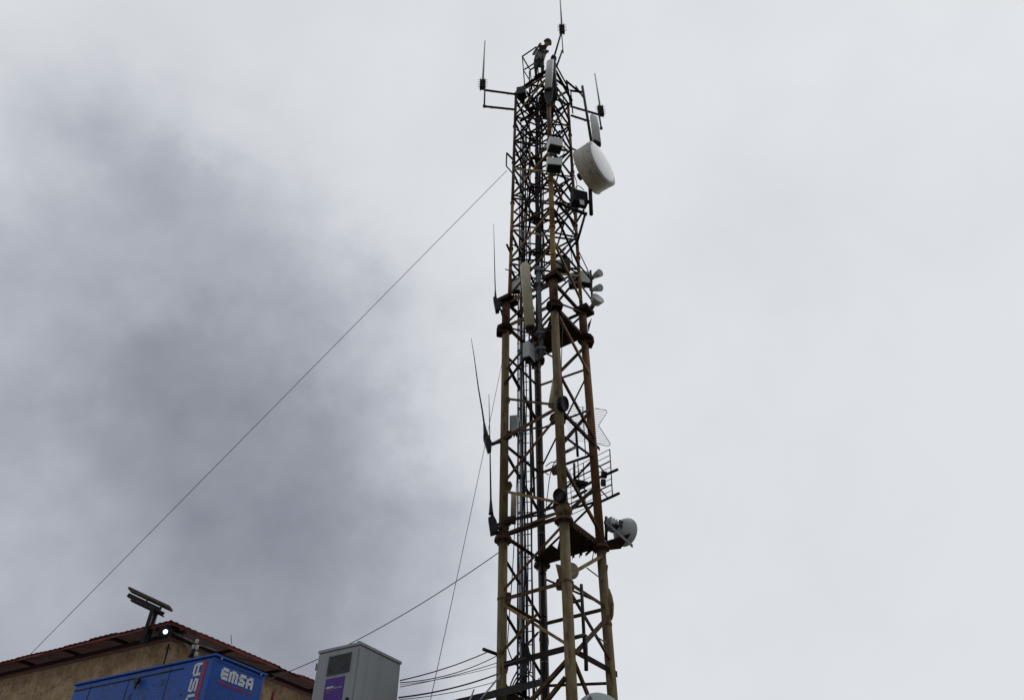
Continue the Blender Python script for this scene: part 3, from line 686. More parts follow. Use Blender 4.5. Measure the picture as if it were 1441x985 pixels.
# three horn antennas on a pole
t = thing('mount_pole', 'thin dark pole on outrigger arms holding three grey horn antennas, right of the tower', 'pole', P(833, 432, 13.3))
for p, q, r, Y1, Y2, nm_ in (((831, 381), (834, 434), .028, 13.3, 13.3, 'pole'), ((814, 372), (833, 395), .022, 13.6, 13.3, 'arm'), ((818, 402), (834, 424), .022, 13.6, 13.3, 'arm'), ((815, 355), (827, 380), .014, 13.6, 13.4, 'stay'), ((827, 380), (829, 389), .014, 13.4, 13.3, 'stay')):
    b = B(); b.tube(P(*p, Y1), P(*q, Y2), r, n=10); b.build(nm_, M_dark, t, origin=P(833, 432, 13.3))
for (x, y, xb, yb, r1, lab) in ((844.5, 384, 833, 391, .10, 'topmost of the three grey horn antennas right of the tower'), (844.5, 405, 833, 408, .095, 'middle one of the three grey horn antennas right of the tower'), (842, 419.5, 833, 432, .165, 'lowest and largest of the three grey horn antennas right of the tower')):
    e_, s_ = P(x, y, 13.05), P(xb, yb, 13.3); d = (e_ - s_); ln = d.length; h = thing('horn_antenna', lab, 'antenna', s_, 'grey horn antennas right of the tower')
    b = B(); b.lathe(s_, d, [(0, .035), (ln * .25, .05), (ln * .45, r1 * .75), (ln * .92, r1), (ln, r1 * 1.04), (ln * 1.02, r1 * .9)], n=20); b.build('horn', M_grey, h, origin=s_)
    b = B(); b.box(s_, d, Z.cross(d), Z, .12, .09, .09, bev=.01); b.build('feed_box', M_galvdk, h, origin=s_)

# black round lamps on the front leg
for (x, y, r, lab) in ((792, 568, .16, 'black round lamp housing on the front leg at the long crossing angle iron'), (788, 697, .13, 'black round lamp housing on the front leg just above the lower platform')):
    c = P(x, y, 12.28); t = thing('lamp_housing', lab, 'lamp', c); d = V((.75, -.5, -.25)).normalized() if y < 600 else V((-.6, -.7, -.2)).normalized()
    b = B(); b.lathe(c, d, [(-.14, .05), (-.12, r * .6), (-.04, r), (.05, r), (.06, r * .9), (.03, r * .85), (.02, .01)], n=24); b.build('housing', M_black, t, origin=c)
    b = B()
    for i in range(6): b.lathe(c, d, [(-.03 + i * .012, r * 1.02), (-.026 + i * .012, r * 1.05), (-.022 + i * .012, r * 1.02)], n=24, close=False)
    b.build('cooling_rib', M_black, t, origin=c)
    b = B(); b.tube(c - d * .1, P(x - 8 if y < 600 else x + 6, y + 2, 12.4), .03, n=8); b.build('bracket', M_dark, t, origin=c)
    
# grid antennas right of the tower
t = thing('grid_antenna', 'wire grid antenna with a zigzag edge, sticking out behind the right leg', 'antenna', P(845, 600, 14.0))
def T(b, p, q, Y1, Y2, r, n=6): b.tube(P(*p, Y1), P(*q, Y2), r, n=n)
edge = [(838, 574.5), (853, 577.5), (854.3, 580), (842.3, 598.5), (858.8, 624), (858, 626.8), (854, 627.5), (840, 624)]
b = B(); b.path([P(x, y, 14.0) for x, y in edge], .0075, 6); b.build('frame', M_galvdk, t, origin=P(845, 600, 14))
def ex(y):
    return 853 - (y - 578) * (10.7 / 20.5) if y < 598.5 else 842.3 + (y - 598.5) * (16.5 / 25.5)
ledge = lambda y: 797 + abs(y - 599) * .15
b = B()
for i in range(15):
    y = 577 + i * 3.4; b.tube(P(ledge(y), y - 6, 14.25), P(ex(y), y, 14.0), .0045, n=5)
b.build('grid_wires', M_wirelt, t, origin=P(845, 600, 14))
b = B(); T(b, (810, 595), (813, 642), 14.1, 14.1, .032); T(b, (820, 572), (824, 640), 14.15, 14.15, .012); T(b, (792, 638), (812, 628), 12.6, 14.1, .035); T(b, (808, 626), (816, 630), 14, 14, .025); b.build('mast', M_dark, t, origin=P(812, 640, 14.1))
t = thing('panel_grid_antenna', 'ladder like grid reflector antenna behind the right leg, above the small dish', 'antenna', P(835, 690, 14.0))
def GP(u, v_):   # u 0..1 left to right (nearer), v 0..1 top to bottom
    xr, yr = 858 + 4 * v_, 632 + 66 * v_; xl, yl = 792 + 3 * v_, 666 + 62 * v_
    a_ = P(xl, yl, 14.75); c_ = P(xr, yr, 13.55); return a_.lerp(c_, u)
b = B()
for u, r in ((0, .010), (.16, .008), (.45, .012), (.62, .008), (1, .013)): b.tube(GP(u, 0), GP(u, 1), r, n=6)
b.build('upright', M_legred, t, origin=P(835, 690, 14.0))
b = B()
for i in range(9):
    b.tube(GP(0, i / 8), GP(1, i / 8), .015 if i in (2, 6) else .0075, n=6)
b.build('grid_wires', M_brdark, t, origin=P(835, 690, 14.0))
b = B(); 
for (p, q, Y1, Y2, r) in (((843, 672), (869, 660.5), 13.75, 13.2, .03), ((845, 706), (871, 694), 13.75, 13.2, .03), ((843, 655), (853, 668), 13.7, 13.5, .015), ((846, 690), (856, 701), 13.7, 13.5, .015), ((812, 690), (843, 672), 14.4, 13.75, .03), ((806, 700), (825, 690), 14.4, 13.9, .03)):
    T(b, p, q, Y1, Y2, r, 8)
b.build('boom', M_dark, t, origin=P(835, 690, 14.0))
b = B(); b.tube(P(808, 652, 14.3), P(808.5, 682, 14.3), .028, n=8); b.build('feed_pole', M_dark, t, origin=P(808, 652, 14.3))
b = B(); b.tube(P(813, 648, 14.3), P(816, 700, 14.3), .014, n=6); b.build('feed_pole', M_dark, t, origin=P(813, 648, 14.3))
b = B(); b.box(P(850, 668, 13.6), (1, 0, 0), (0, 1, 0), Z, .12, .12, .11, bev=.01); b.build('clamp', M_dark, t, origin=P(850, 668, 13.6))
b = B(); b.box(P(849, 679, 13.6), (1, 0, 0), (0, 1, 0), Z, .10, .1, .13, bev=.01); b.build('clamp', M_dark, t, origin=P(849, 679, 13.6))
b = B(); b.box(P(816, 681, 14.2), (1, .4, 0), (-.4, 1, 0), Z, .3, .22, .08, bev=.01)
b.build('feed', M_dark, t, origin=P(835, 690, 14.0))
# empty mounting pole between front and right legs near the bottom
t = thing('mount_pole', 'empty black mounting pole on short arms between front and right legs, near the bottom', 'pole', P(823, 943, 12.7))
for p, q, r, Y1, Y2, nm_ in (((818, 822), (823, 918), .030, 12.6, 12.6, 'pole'), ((824, 893), (825, 943), .034, 12.6, 12.6, 'pole'), ((801, 848), (819, 844), .028, 12.5, 12.6, 'arm'), ((804, 898), (823, 893), .034, 12.5, 12.6, 'arm'), ((832, 890), (855, 906), .012, 12.6, 13.5, 'stay'), ((826, 799), (850, 817), .012, 12.9, 13.5, 'stay')):
    b = B(); T(b, p, q, Y1, Y2, r, 10); b.build(nm_, M_dark if r > .02 else M_galvdk, t, origin=P(823, 943, 12.7))
# second black pole inside, between left and rear leg
t = thing('mount_pole', 'thin dark pole with a collar standing inside the tower between left and rear legs', 'pole', P(748, 740, 14.0))
b = B(); b.tube(P(748, 640, 14.0), P(748, 735, 14.0), .020, n=8); b.build('pole', M_black, t, origin=P(748, 740, 14)); b = B(); b.tube(P(748, 687, 14.0), P(748, 692, 14.0), .045, n=10); b.build('collar', M_black, t, origin=P(748, 740, 14))
t = thing('mount_pole', 'tall dark tube between ladder and rear leg below the upper platform', 'pole', P(747, 600, 14.0))
b = B(); b.tube(P(745.5, 505, 13.9), P(748.5, 600, 13.9), .03, n=10); b.build('pole', M_cable, t, origin=P(747, 600, 14)); b = B(); b.tube(P(748.5, 600, 13.9), P(752, 700, 13.9), .026, n=10); b.build('pole', M_cable, t, origin=P(747, 600, 14))
b = B(); b.lathe(P(804, 803, 13.7), V((.3, -.9, -.3)), [(-.12, .03), (-.1, .12), (0, .16), (.02, .15), (.03, .02)], n=24); tag(b.build('small_dish', M_grey, origin=P(803, 803, 13.7)), 'tiny grey dish peeking out right of the front leg under the lower platform', 'dish antenna')
b = B(); b.tube(P(784, 530, 12.75), P(777, 572, 12.75), .09, n=14); tag(b.build('tube_antenna', M_yell, origin=P(780, 550, 12.75)), 'pale cylinder antenna pressed against the front leg above the black lamp', 'antenna')

# ------------------------------------------------------------------ the climber on the tower top
def skin_mesh(name, verts, edges, radii, root=0, sub=1):
    me = bpy.data.meshes.new(name); me.from_pydata([tuple(v_) for v_ in verts], edges, [])
    o = bpy.data.objects.new(name, me); C.objects.link(o)
    o.modifiers.new('skin', 'SKIN'); s_ = o.modifiers.new('sub', 'SUBSURF'); s_.levels = sub; s_.render_levels = sub
    if not me.skin_vertices: me.skin_vertices.new()
    for i, r in enumerate(radii):
        sv = me.skin_vertices[0].data[i]; sv.radius = (r, r) if not isinstance(r, tuple) else r; sv.use_root = (i == root)
    dg = bpy.context.evaluated_depsgraph_get(); dg.update()
    m2 = bpy.data.meshes.new_from_object(o.evaluated_get(dg))
    bpy.data.objects.remove(o); bpy.data.meshes.remove(me)
    return m2
def person():
    foot = P(760, 109, 12.75)                       # on the top beam
    F0 = foot
    right, toward = V((1, 0, 0)), V((0, -1, 0))
    PS = .89
    def q(x, d, z): return F0 + (right * (x + .22 * max(0, z - .9)) + toward * (d + .1 * max(0, z - .9)) + Z * z) * PS   # x picture right, d towards camera, z up
    vs = []; ed = []; rd = []; reg = []
    def add(p, r, link=None, g_=0):
        vs.append(p); rd.append(r); reg.append(g_)
        if link is not None: ed.append((link, len(vs) - 1))
        return len(vs) - 1
    pel = add(q(-.03, .00, .92), (.17, .14)); 
    w1 = add(q(-.08, .05, 1.10), (.175, .14), pel); ch = add(q(-.06, .16, 1.32), (.22, .16), w1); ne0 = add(q(.02, .27, 1.46), .085, ch)
    ne = add(q(.07, .32, 1.53), .058, ne0); hd = add(q(.13, .38, 1.62), .10, ne); ht = add(q(.17, .42, 1.70), .09, hd)
    for s_, kx, kd, fx, fd in ((-1, -.16, .16, -.14, -.02), (1, .10, .16, .08, .00)):
        h = add(q(-.03 + s_ * .10, .0, .86), .10, pel); k = add(q(kx, kd, .48), .068, h); an = add(q(fx, fd, .10), .045, k)
        hl = add(q(fx, fd, .05), .048, an); add(q(fx + .02 * s_, fd + .20, .045), .042, hl)
    for s_, el, wr in ((-1, q(-.36, .12, 1.30), q(-.20, .30, 1.52)), (1, q(.26, .38, 1.12), q(.16, .50, .98))):
        sh = add(q(-.04 + s_ * .19, .20, 1.38), .065, ch); e1 = add(el, .05, sh); w_ = add(wr, .035, e1)
        hd_dir = (wr - el).normalized(); side = hd_dir.cross(Z).normalized(); nrm = side.cross(hd_dir)
        pa = add(wr + hd_dir * .06, .034, w_)
        for j, (off, ln) in enumerate(((-.03, .075), (-.010, .085), (.011, .08), (.031, .062))):
            a_ = add(wr + hd_dir * .10 + side * off, .0105, pa); c_ = add(wr + hd_dir * (.10 + ln * .55) + side * off - nrm * .01, .010, a_); add(wr + hd_dir * (.10 + ln * .85) + side * off - nrm * .035, .008, c_)
        a_ = add(wr + hd_dir * .04 + side * -.042, .011, pa); add(wr + hd_dir * .085 + side * -.065 - nrm * .015, .009, a_)
    m2 = skin_mesh('person', vs, ed, rd)
    # face on the front of the head: nose, brow, chin joined to the same mesh
    bm = bmesh.new(); bm.from_mesh(m2)
    hc = q(.14, .39, 1.645); fd_ = V((.55, -.55, -.62)).normalized(); sx = fd_.cross(Z).normalized(); uz = sx.cross(fd_).normalized()
    def blob(c, r, sc_):
        ret = bmesh.ops.create_icosphere(bm, subdivisions=2, radius=r)
        for v_ in ret['verts']:
            d_ = v_.co.copy(); v_.co = c + sx * d_.x * sc_[0] + fd_ * d_.y * sc_[1] + uz * d_.z * sc_[2]
    blob(hc, .105, (.82, .95, 1.15)); blob(hc + fd_ * .105 - uz * .01, .018, (.8, 1.2, 1.5)); blob(hc + fd_ * .085 - uz * .085, .03, (1.1, 1, .8)); blob(hc + fd_ * .096 - uz * .045, .014, (1.8, .6, .5))
    for s_ in (-1, 1): blob(hc + fd_ * .092 + sx * s_ * .034 + uz * .012, .013, (1.2, .5, .7)); blob(hc + sx * s_ * .088, .026, (.4, .8, 1.2))
    m3 = bpy.data.meshes.new('person')
    # region materials: 0 jacket, 1 trousers, 2 skin, 3 boots
    for f in bm.faces:
        c = f.calc_center_median() - F0; x_, d_, z_ = c.x, -c.y, c.z; f.smooth = True
        if z_ < .14: f.material_index = 3
        elif z_ < .93: f.material_index = 1
        else: f.material_index = 0
        if (c - (hc - F0)).length < .15 or (c - (q(.07, .32, 1.53) - F0)).length < .05: f.material_index = 2
        for wr in (q(-.20, .30, 1.52), q(.16, .50, .98)):
            if (c - (wr - F0)).length < .17 and z_ > .8 and ((c - (wr - F0)).dot((wr - (q(-.36, .12, 1.30) if wr.z > F0.z + 1.3 else q(.26, .38, 1.12))))) > 0: f.material_index = 2
    bmesh.ops.translate(bm, verts=bm.verts, vec=-F0); bm.to_mesh(m3); bm.free()
    for m_ in (mat('jacket_grey_blue', (.34, .36, .42), (.14, .15, .19), scale=9, rough=.9, thr=(.42, .58), col3=(.40, .42, .46)), mat('dark_trousers', (.035, .03, .03), (.06, .055, .055), scale=10, rough=.9), mat('skin', (.38, .22, .15), (.33, .18, .12), scale=10, rough=.6), mat('boots', (.02, .017, .015), rough=.7)): m3.materials.append(m_)
    o = bpy.data.objects.new('person', m3); C.objects.link(o); o.location = F0
    tag(o, 'person in grey jacket, dark trousers and dark helmet leaning over the tower top', 'person')
    b = B(); b.lathe(hc + uz * .012 - fd_ * .01, uz, [(-.005, .128), (.0, .148), (.012, .132), (.06, .126), (.10, .10), (.13, .06), (.14, .01)], n=28); b.build('helmet', mat('helmet_dark', (.035, .045, .04), (.06, .07, .06), scale=6, rough=.4), o, origin=F0)
    b = B()
    for s_ in (-1, 1): b.path([q(-.03 + s_ * .09, .13, .98), q(-.06 + s_ * .10, .22, 1.15), q(-.03 + s_ * .10, .31, 1.33), q(-.03 + s_ * .09, .24, 1.47), q(-.08 + s_ * .1, .06, 1.40), q(-.1 + s_ * .09, -.06, 1.15), q(-.04 + s_ * .09, -.12, .95)], .018, 8)
    for z_ in (0, 1): b.path([q(-.03 + .17 * math.cos(a_ * math.pi / 6), .14 * math.sin(a_ * math.pi / 6), .96 + .03 * z_) for a_ in range(13)], .018, 8)
    b.build('harness', M_black, o, origin=F0)
    b = B(); b.box(q(.0, .33, 1.38), (1, 0, 0), (0, -.5, 1), (0, -1, -.5), .24, .26, .06, bev=.02); b.build('vest', mat('vest_dark', (.03, .03, .032), (.05, .05, .05), rough=.9), o, origin=F0)
person()

# ------------------------------------------------------------------ genset with blue canopy
gc = P(304, 919, 12.05); gl, gw, gh_ = 3.3, 1.13, gc.z - TZ - .12
gR = a28; gL = a60
t = thing('generator', 'scratched blue canopied generator with white and red lettering, standing below the red roof eave', 'generator', gc.xy.to_3d() + Z * TZ)
org = gc.xy.to_3d() + Z * TZ
cG = gc + gR * gw / 2 + gL * gl / 2 - Z * (gh_ / 2)
b = B(); b.box(cG - Z * .02, gR, gL, Z, gw, gl, gh_ - .04, bev=.025); b.build('canopy', M_blue, t, origin=org)
b = B(); b.box(gc + gR * gw / 2 + gL * gl / 2 - Z * .018, gR, gL, Z, gw + .05, gl + .05, .036, bev=.010); b.build('roof_sheet', M_blue, t, origin=org)
b = B(); b.box(org + gR * gw / 2 + gL * gl / 2 + Z * .06, gR, gL, Z, gw - .1, gl - .1, .12); b.build('skid_base', M_dark, t, origin=org)
nR = -gL; nL = -gR     # outward normals of right (short) face and left (long) face
def letters(b, txt, o0, ux, uy, nn, h, wl, gap, st, mi=0):
    x = 0
    def bar(x0, y0, x1, y1):
        c = o0 + ux * (x + (x0 + x1) / 2) + uy * ((y0 + y1) / 2) + nn * .004
        b.box(c, ux, uy, nn, abs(x1 - x0), abs(y1 - y0), .003, mi, bev=0)
    for ch_ in txt:
        W = wl * (1.25 if ch_ == 'M' else 1)
        if ch_ == 'E':
            bar(0, st * .6, st, h - st * .6); bar(st * .5, 0, W, st); bar(st + .001, h / 2 - st / 2, W, h / 2 + st / 2); bar(st * .5, h - st, W, h)
        elif ch_ == 'M':
            bar(0, 0, st, h - st * .5); bar(W / 2 - st / 2, 0, W / 2 + st / 2, h - st - .001); bar(W - st, 0, W, h - st * .5); bar(st + .001, h - st, W - st - .001, h)
        elif ch_ == 'S':
            bar(0, 0, W - st * .4, st); bar(W - st, st + .001, W, h / 2); bar(st * .4, h / 2 - st / 2, W - st - .001, h / 2 + st / 2); bar(0, h / 2 + .001, st, h - st - .001) ; bar(st * .4, h - st, W, h)
        elif ch_ == 'A':
            bar(0, 0, st, h - st * .6); bar(W - st, 0, W, h - st - .001); bar(st * .6 + .001 + st * .4, h - st, W - st * .3, h); bar(st + .001, h * .30, W - st - .001, h * .30 + st * .9)
        x += W + gap
    return x - gap
def text_mesh(name, body, o0, ux, uy, nn, size, m, parent, origin, sp=1.0, off=.004):
    cu = bpy.data.curves.new(name, 'FONT'); cu.body = body; cu.size = size; cu.extrude = .001; cu.space_character = sp; cu.offset = size * .012
    to = bpy.data.objects.new(name, cu); C.objects.link(to)
    dg = bpy.context.evaluated_depsgraph_get(); dg.update()
    me = bpy.data.meshes.new_from_object(to.evaluated_get(dg)); bpy.data.objects.remove(to)
    for v_ in me.vertices:
        c = v_.co.copy(); v_.co = o0 + ux * c.x + uy * c.y + nn * (c.z + off) - V(origin)
    me.materials.clear(); me.materials.append(m)
    o_ = bpy.data.objects.new(name, me); C.objects.link(o_); o_.parent = parent; return o_
b = B(); o0 = gc + gR * .19 - Z * .325; wtot = letters(b, 'EMSA', o0, gR, Z, nR, .178, .152, .020, .049); b.build('lettering', M_dwhite, t, origin=org)
text_mesh('lettering', 'JENERATÖR', gc + gR * .245 - Z * .415, gR, Z, nR, .070, M_red, t, org, sp=1.38, off=.006)
b = B(); b.box(gc + gR * .20 - Z * .375 + nR * .004, gR, Z, nR, .09, .028, .003); b.build('red_stripe', M_red, t, origin=org); b = B(); b.box(gc + gR * (.19 + wtot - .03) - Z * .375 + nR * .004, gR, Z, nR, .09, .028, .003); b.build('red_stripe', M_red, t, origin=org)
# vertical lettering on the long face: reads upwards
b = B(); vo = gc + gL * .235 - Z * 1.05; letters(b, 'EMSA', vo, Z, gL, nL, .175, .20, .035, .042); 
# letters() draws along ux=Z, uy=gL: mirror so tops point left in the picture
b.build('lettering', M_dwhite, t, origin=org)
b = B(); b.box(gc + gL * .175 - Z * .62 + nL * .004, Z, gL, nL, 1.06, .062, .003); b.build('red_stripe', M_red, t, origin=org)
text_mesh('lettering', 'JENERATÖR', gc + gL * .158 - Z * 1.12, Z, gL, nL, .046, M_dwhite, t, org, sp=1.75, off=.0075)
# seams, lifting eyes, latches, grime
b = B()
for s_ in (.95, 1.9, 2.85): b.box(gc + gL * s_ - Z * (gh_ / 2) + nL * .002, gL, nL, Z, .012, .006, gh_ - .2)
b.box(gc + gL * (gl / 2 + .3) - Z * .13 + nL * .006, gL, nL, Z, gl - .7, .014, .014); b.box(gc + gR * gw / 2 - Z * .1 + nR * .002, gR, nR, Z, gw - .1, .006, .006)
b.build('door_seam', M_dark, t, origin=org)
for s_, z_ in ((1.35, -.62), (1.62, -.20)):
    b = B(); c = gc + gL * s_ + Z * z_ + nL * .03; b.tube(c, c + nL * .05, .05, n=16); b.box(c + nL * .03 - Z * .06, gL, nL, Z, .05, .03, .12, bev=.008)
    b.build('latch', M_black, t, origin=org)
b = B(); 
for s_ in (.12, gw - .12): c = gc + gR * s_ + nR * .004 - Z * .045; b.tube(c, c + nR * .02, .018, n=10)
b.build('bolt', M_galv, t, origin=org)
# scratches: irregular bare marks, real worn paint
b = B(); rs = random.Random(3)
for i in range(190):
    on_r = i % 2; ln = rs.uniform(.03, .16)
    an = rs.uniform(-1.2, 1.2)
    if on_r: c = gc + gR * rs.uniform(.12, gw - .12) - Z * rs.uniform(.5, 1.1) + nR * .0025; ux = (gR * math.cos(an) + Z * math.sin(an)); nn_ = nR
    else: c = gc + gL * rs.uniform(.85, 2.6) - Z * rs.uniform(.18, 1.1) + nL * .0025; ux = (gL * math.cos(an) + Z * math.sin(an)); nn_ = nL
    b.box(c + nn_ * (.0002 * (i % 9)), ux, nn_.cross(ux), nn_, ln, rs.uniform(.003, .008), .002)
b.build('scratches', mat('scratch', (.22, .25, .32), (.06, .10, .22), scale=12, bump=0), t, origin=org)

b = B(); rs = random.Random(9)
for (u_, d_, r_) in ((1.05, .30, .07), (1.32, .72, .05), (.72, .95, .06), (1.75, .42, .08), (2.3, .7, .09), (1.5, .95, .05), (.55, .55, .035)):
    c = gc + gL * u_ - Z * d_ + nL * .0045; vs_ = []
    for i in range(14):
        a_ = i * math.pi / 7; q_ = r_ * rs.uniform(.35, 1.0); vs_.append(b.bm.verts.new(c + gL * q_ * math.cos(a_) * .8 + Z * q_ * math.sin(a_)))
    b.bm.faces.new(vs_)
b.build('worn_patches', mat('worn_paint', (.09, .10, .14), (.03, .06, .16), scale=18, thr=(.45, .55), bump=0, rough=.8), t, origin=org)

# ------------------------------------------------------------------ grey outdoor cabinet
kc = P(508, 902.5, 11.5); ka, kb = azv(29.5), azv(-59.5)
kw, kd, kh = .82, 1.03, kc.z - TZ - .15
org = kc.xy.to_3d() + Z * TZ
t = thing('equipment_cabinet', 'tall pale grey telecom cabinet with louvre vents and a purple sticker, right of the generator', 'cabinet', org)
cK = kc + ka * kd / 2 + kb * kw / 2
b = B(); b.box(cK - Z * (.05 + (kh - .05) / 2), ka, kb, Z, kd, kw, kh - .05, bev=.012); b.build('body', M_cab, t, origin=org)
b = B(); b.box(cK - Z * .022, ka, kb, Z, kd + .03, kw + .03, .044, bev=.008); b.build('lid', M_cab, t, origin=org)
b = B(); b.box(cK - Z * (kh + .07), ka, kb, Z, kd - .05, kw - .05, .14); b.build('plinth', M_conc, t, origin=org)
nF = -ka; F0_ = kc + nF * .001    # front (left) face: along kb, door
dr = B(); dr.box(kc + kb * kw / 2 - Z * (kh / 2 + .03) + nF * .010, kb, nF, Z, kw - .035, .020, kh - .12, bev=.006); door = dr.build('door', M_cab, t, origin=org)
def sub(bd, name, m): 
    o_ = bd.build(name, m, None, origin=org); o_.parent = door; o_.location = V((0, 0, 0)); return o_
def FP(u, d): return kc + kb * (u) - Z * d + nF * .021       # u from the corner to the left, d down
for (u0, u1, d0, d1) in ((.13, .58, .13, .42), (.14, .60, .86, 1.16)):
    b = B(); cu, cd = (u0 + u1) / 2, (d0 + d1) / 2
    b.box(FP(cu, cd) + nF * .002, kb, nF, Z, u1 - u0, .004, d1 - d0); sub(b, 'vent_recess', M_galvdk if d0 < .5 else M_galvdk)
    b = B(); k = 11
    for i in range(k):
        c = FP(cu, d0 + (i + .5) * (d1 - d0) / k) + nF * .010
        b.box(c, kb, (nF + Z * .9).normalized(), kb.cross((nF + Z * .9).normalized()), u1 - u0 - .02, .003, .026)
    sub(b, 'louvre', mat('louvre_grey', (.13, .14, .15), (.10, .11, .115), scale=6, bump=0))
b = B(); b.box(FP(.385, .635) + nF * .002, kb, nF, Z, .37, .004, .33); st_ = sub(b, 'sticker', M_purple)
b = B(); b.box(FP(.465, .60) + nF * .006, kb, nF, Z, .14, .002, .028); b.box(FP(.465, .592) + nF * .0075, (kb - Z * .1).normalized(), nF, Z, .10, .002, .006); sub(b, 'pale_mark', M_lite)
b = B()
for i in range(5): b.box(FP(.525 - i * .026, .640) + nF * .006, kb, nF, Z, .017, .002, .018)
for i in range(4): b.box(FP(.52 - i * .026, .668) + nF * .006, kb, nF, Z, .013, .002, .012)
sub(b, 'orange_mark', M_orange)
b = B(); b.path([FP(.375 - i * .0078, .622 + .010 * math.sin(i * 1.9 + .4 * math.sin(i)) - (.012 if i in (2, 3, 13) else 0)) + nF * .007 for i in range(20)], .003, 5); sub(b, 'script_mark', M_dwhite)
b = B(); b.box(FP(.09, .90) + nF * .02, kb, nF, Z, .045, .03, .22, bev=.012); b.box(FP(.09, .86) + nF * .04, kb, nF, Z, .03, .04, .06, bev=.01); sub(b, 'handle', M_black)
b = B()
for d_ in (.25, 1.1, 1.8): b.tube(FP(kw - .01, d_ - .05) + nF * .008, FP(kw - .01, d_ + .05) + nF * .008, .011, n=8)
sub(b, 'hinge', M_galvdk)
b = B(); b.tube(kc + kb * .08 + ka * .05, kc + kb * .08 + ka * .05 + Z * .03, .03, n=10); b.build('lifting_eye', M_galvdk, t, origin=org)

# ------------------------------------------------------------------ building with red roof
ec = P(239, 878, 17.6)     # eave corner
ez = ec.z; OV = .62
wc = ec + (gR + gL) * OV   # wall corner
h = thing('plastered_building', 'tan plastered building with a red corrugated roof and dark eaves, at the left', 'building', wc.xy.to_3d() + Z * TZ)
org = wc.xy.to_3d() + Z * TZ
LR, LL = 13.0, 11.0; wt = ez - .10
def wallpart(d, n_, ln):
    b = B(); c = wc.xy.to_3d() + Z * ((TZ + wt) / 2)
    b.box(c + d * ln / 2 + (-n_) * .15, d, n_, Z, ln, .30, wt - TZ); b.build('wall', M_wall, h, origin=org)
wallpart(gR, -gL, LR)
b = B(); b.box(wc.xy.to_3d() + Z * ((TZ + wt) / 2) + gL * (LL / 2 + .15) + gR * .148, gL, -gR, Z, LL - .30, .30, wt - TZ); b.build('wall', M_wall, h, origin=org)
# brick band showing where plaster has fallen
b = B()
for i in range(46):
    for j in range(5):
        if random.random() < .35 + .1 * j: continue
        c = V((wc.x, wc.y, 0)) + gR * (3.9 + i * .125 + (.06 if j % 2 else 0)) + Z * (wt - 1.15 - j * .085) - gL * .004
        b.box(c, gR, gL, Z, .115, .012, .07, bev=.004)
b.build('bare_brick', mat('bare_brick', (.20, .11, .07), (.13, .08, .055), scale=5, rough=.9), h, origin=org)
# roof: two corrugated slopes over a hip corner
SL = math.tan(R(16))
def slope(d, inn, n_, length, run, flip):
    """eave runs from ec along d; roof rises along inn"""
    b = B(); rs = random.Random(11 if flip else 5)
    nx = int(length / .045); cols = []
    sheet = 0; jit = 0; jo = 0
    for i in range(nx + 1):
        s_ = i * .045
        if int(s_ / .95) != sheet: sheet = int(s_ / .95); jit = rs.uniform(-.02, .035); jo = rs.uniform(-.05, .05)
        wave = .009 * math.cos(s_ * 2 * math.pi / .19)
        c0 = max(0, s_) ; r_ = min(run, s_ if s_ < run else run)
        p0 = ec + d * s_ + inn * (jo * .6) + Z * (wave + jit + .10); p1 = ec + d * s_ + inn * r_ + Z * (r_ * SL + wave + .10 + jit * .3)
        cols.append([b.bm.verts.new(p0), b.bm.verts.new(p1), b.bm.verts.new(p0 - Z * .012), b.bm.verts.new(p1 - Z * .012)])
    for a_, c_ in zip(cols, cols[1:]):
        b.bm.faces.new((a_[0], c_[0], c_[1], a_[1])); b.bm.faces.new((a_[2], a_[3], c_[3], c_[2])); b.bm.faces.new((a_[0], a_[2], c_[2], c_[0]))
    return b.build('roof', M_roof, h, origin=org)
r1 = slope(gR, gL, 0, LR, 5.0, False); r2 = slope(gL, gR, 0, LL, 5.0, True)
b = B(); b.path([ec + (gR + gL) * .1 + Z * .10, ec + (gR + gL) * 5.0 + Z * (.09 + 5 * SL)], .045, 8); b.build('hip_cap', M_roof, h, origin=org)
# soffit boards, fascia, rafters
for d, inn, ln in ((gR, gL, LR), (gL, gR, LL)):
    b = B(); b.box(ec + d * ln / 2 + inn * .05 + Z * .055, d, inn, Z, ln - .1, .025, .05); b.build('fascia', M_roof, h, origin=org)
    b = B()
    k = int(ln / .6)
    for i in range(0, k, 3):
        c = ec + d * (.35 + i * .6) + inn * .36 + Z * .065; b.box(c, inn, d, Z, .62, .05, .075)
    b.box(ec + d * ln / 2 + inn * .5 + Z * -.01, d, inn, Z, ln, .07, .07)
    b.build('rafters', M_soffit, h, origin=org)
# rag ends and a timber strip along the wall head
b = B(); b.tube(P(243, 889, 17.9), P(277, 906, 18.2), .018, n=8); b.tube(P(277, 906, 18.2), P(303, 915, 18.4), .015, n=8); tag(b.build('service_pipe', M_galvdk, origin=P(243, 889, 17.9)), 'thin pale pipe fixed under the eave, running right from the lit lamp', 'pipe')
# corner crack / downpipe
b = B(); cp = wc - (gR + gL) * .05
b.path([V((cp.x + .02 * math.sin(i), cp.y, wt - .1 - i * .3)) for i in range(12)], .022, 8); tag(b.build('downpipe', M_dark, origin=(cp.x, cp.y, TZ)), 'thin dark pipe running down the corner of the tan building', 'pipe')
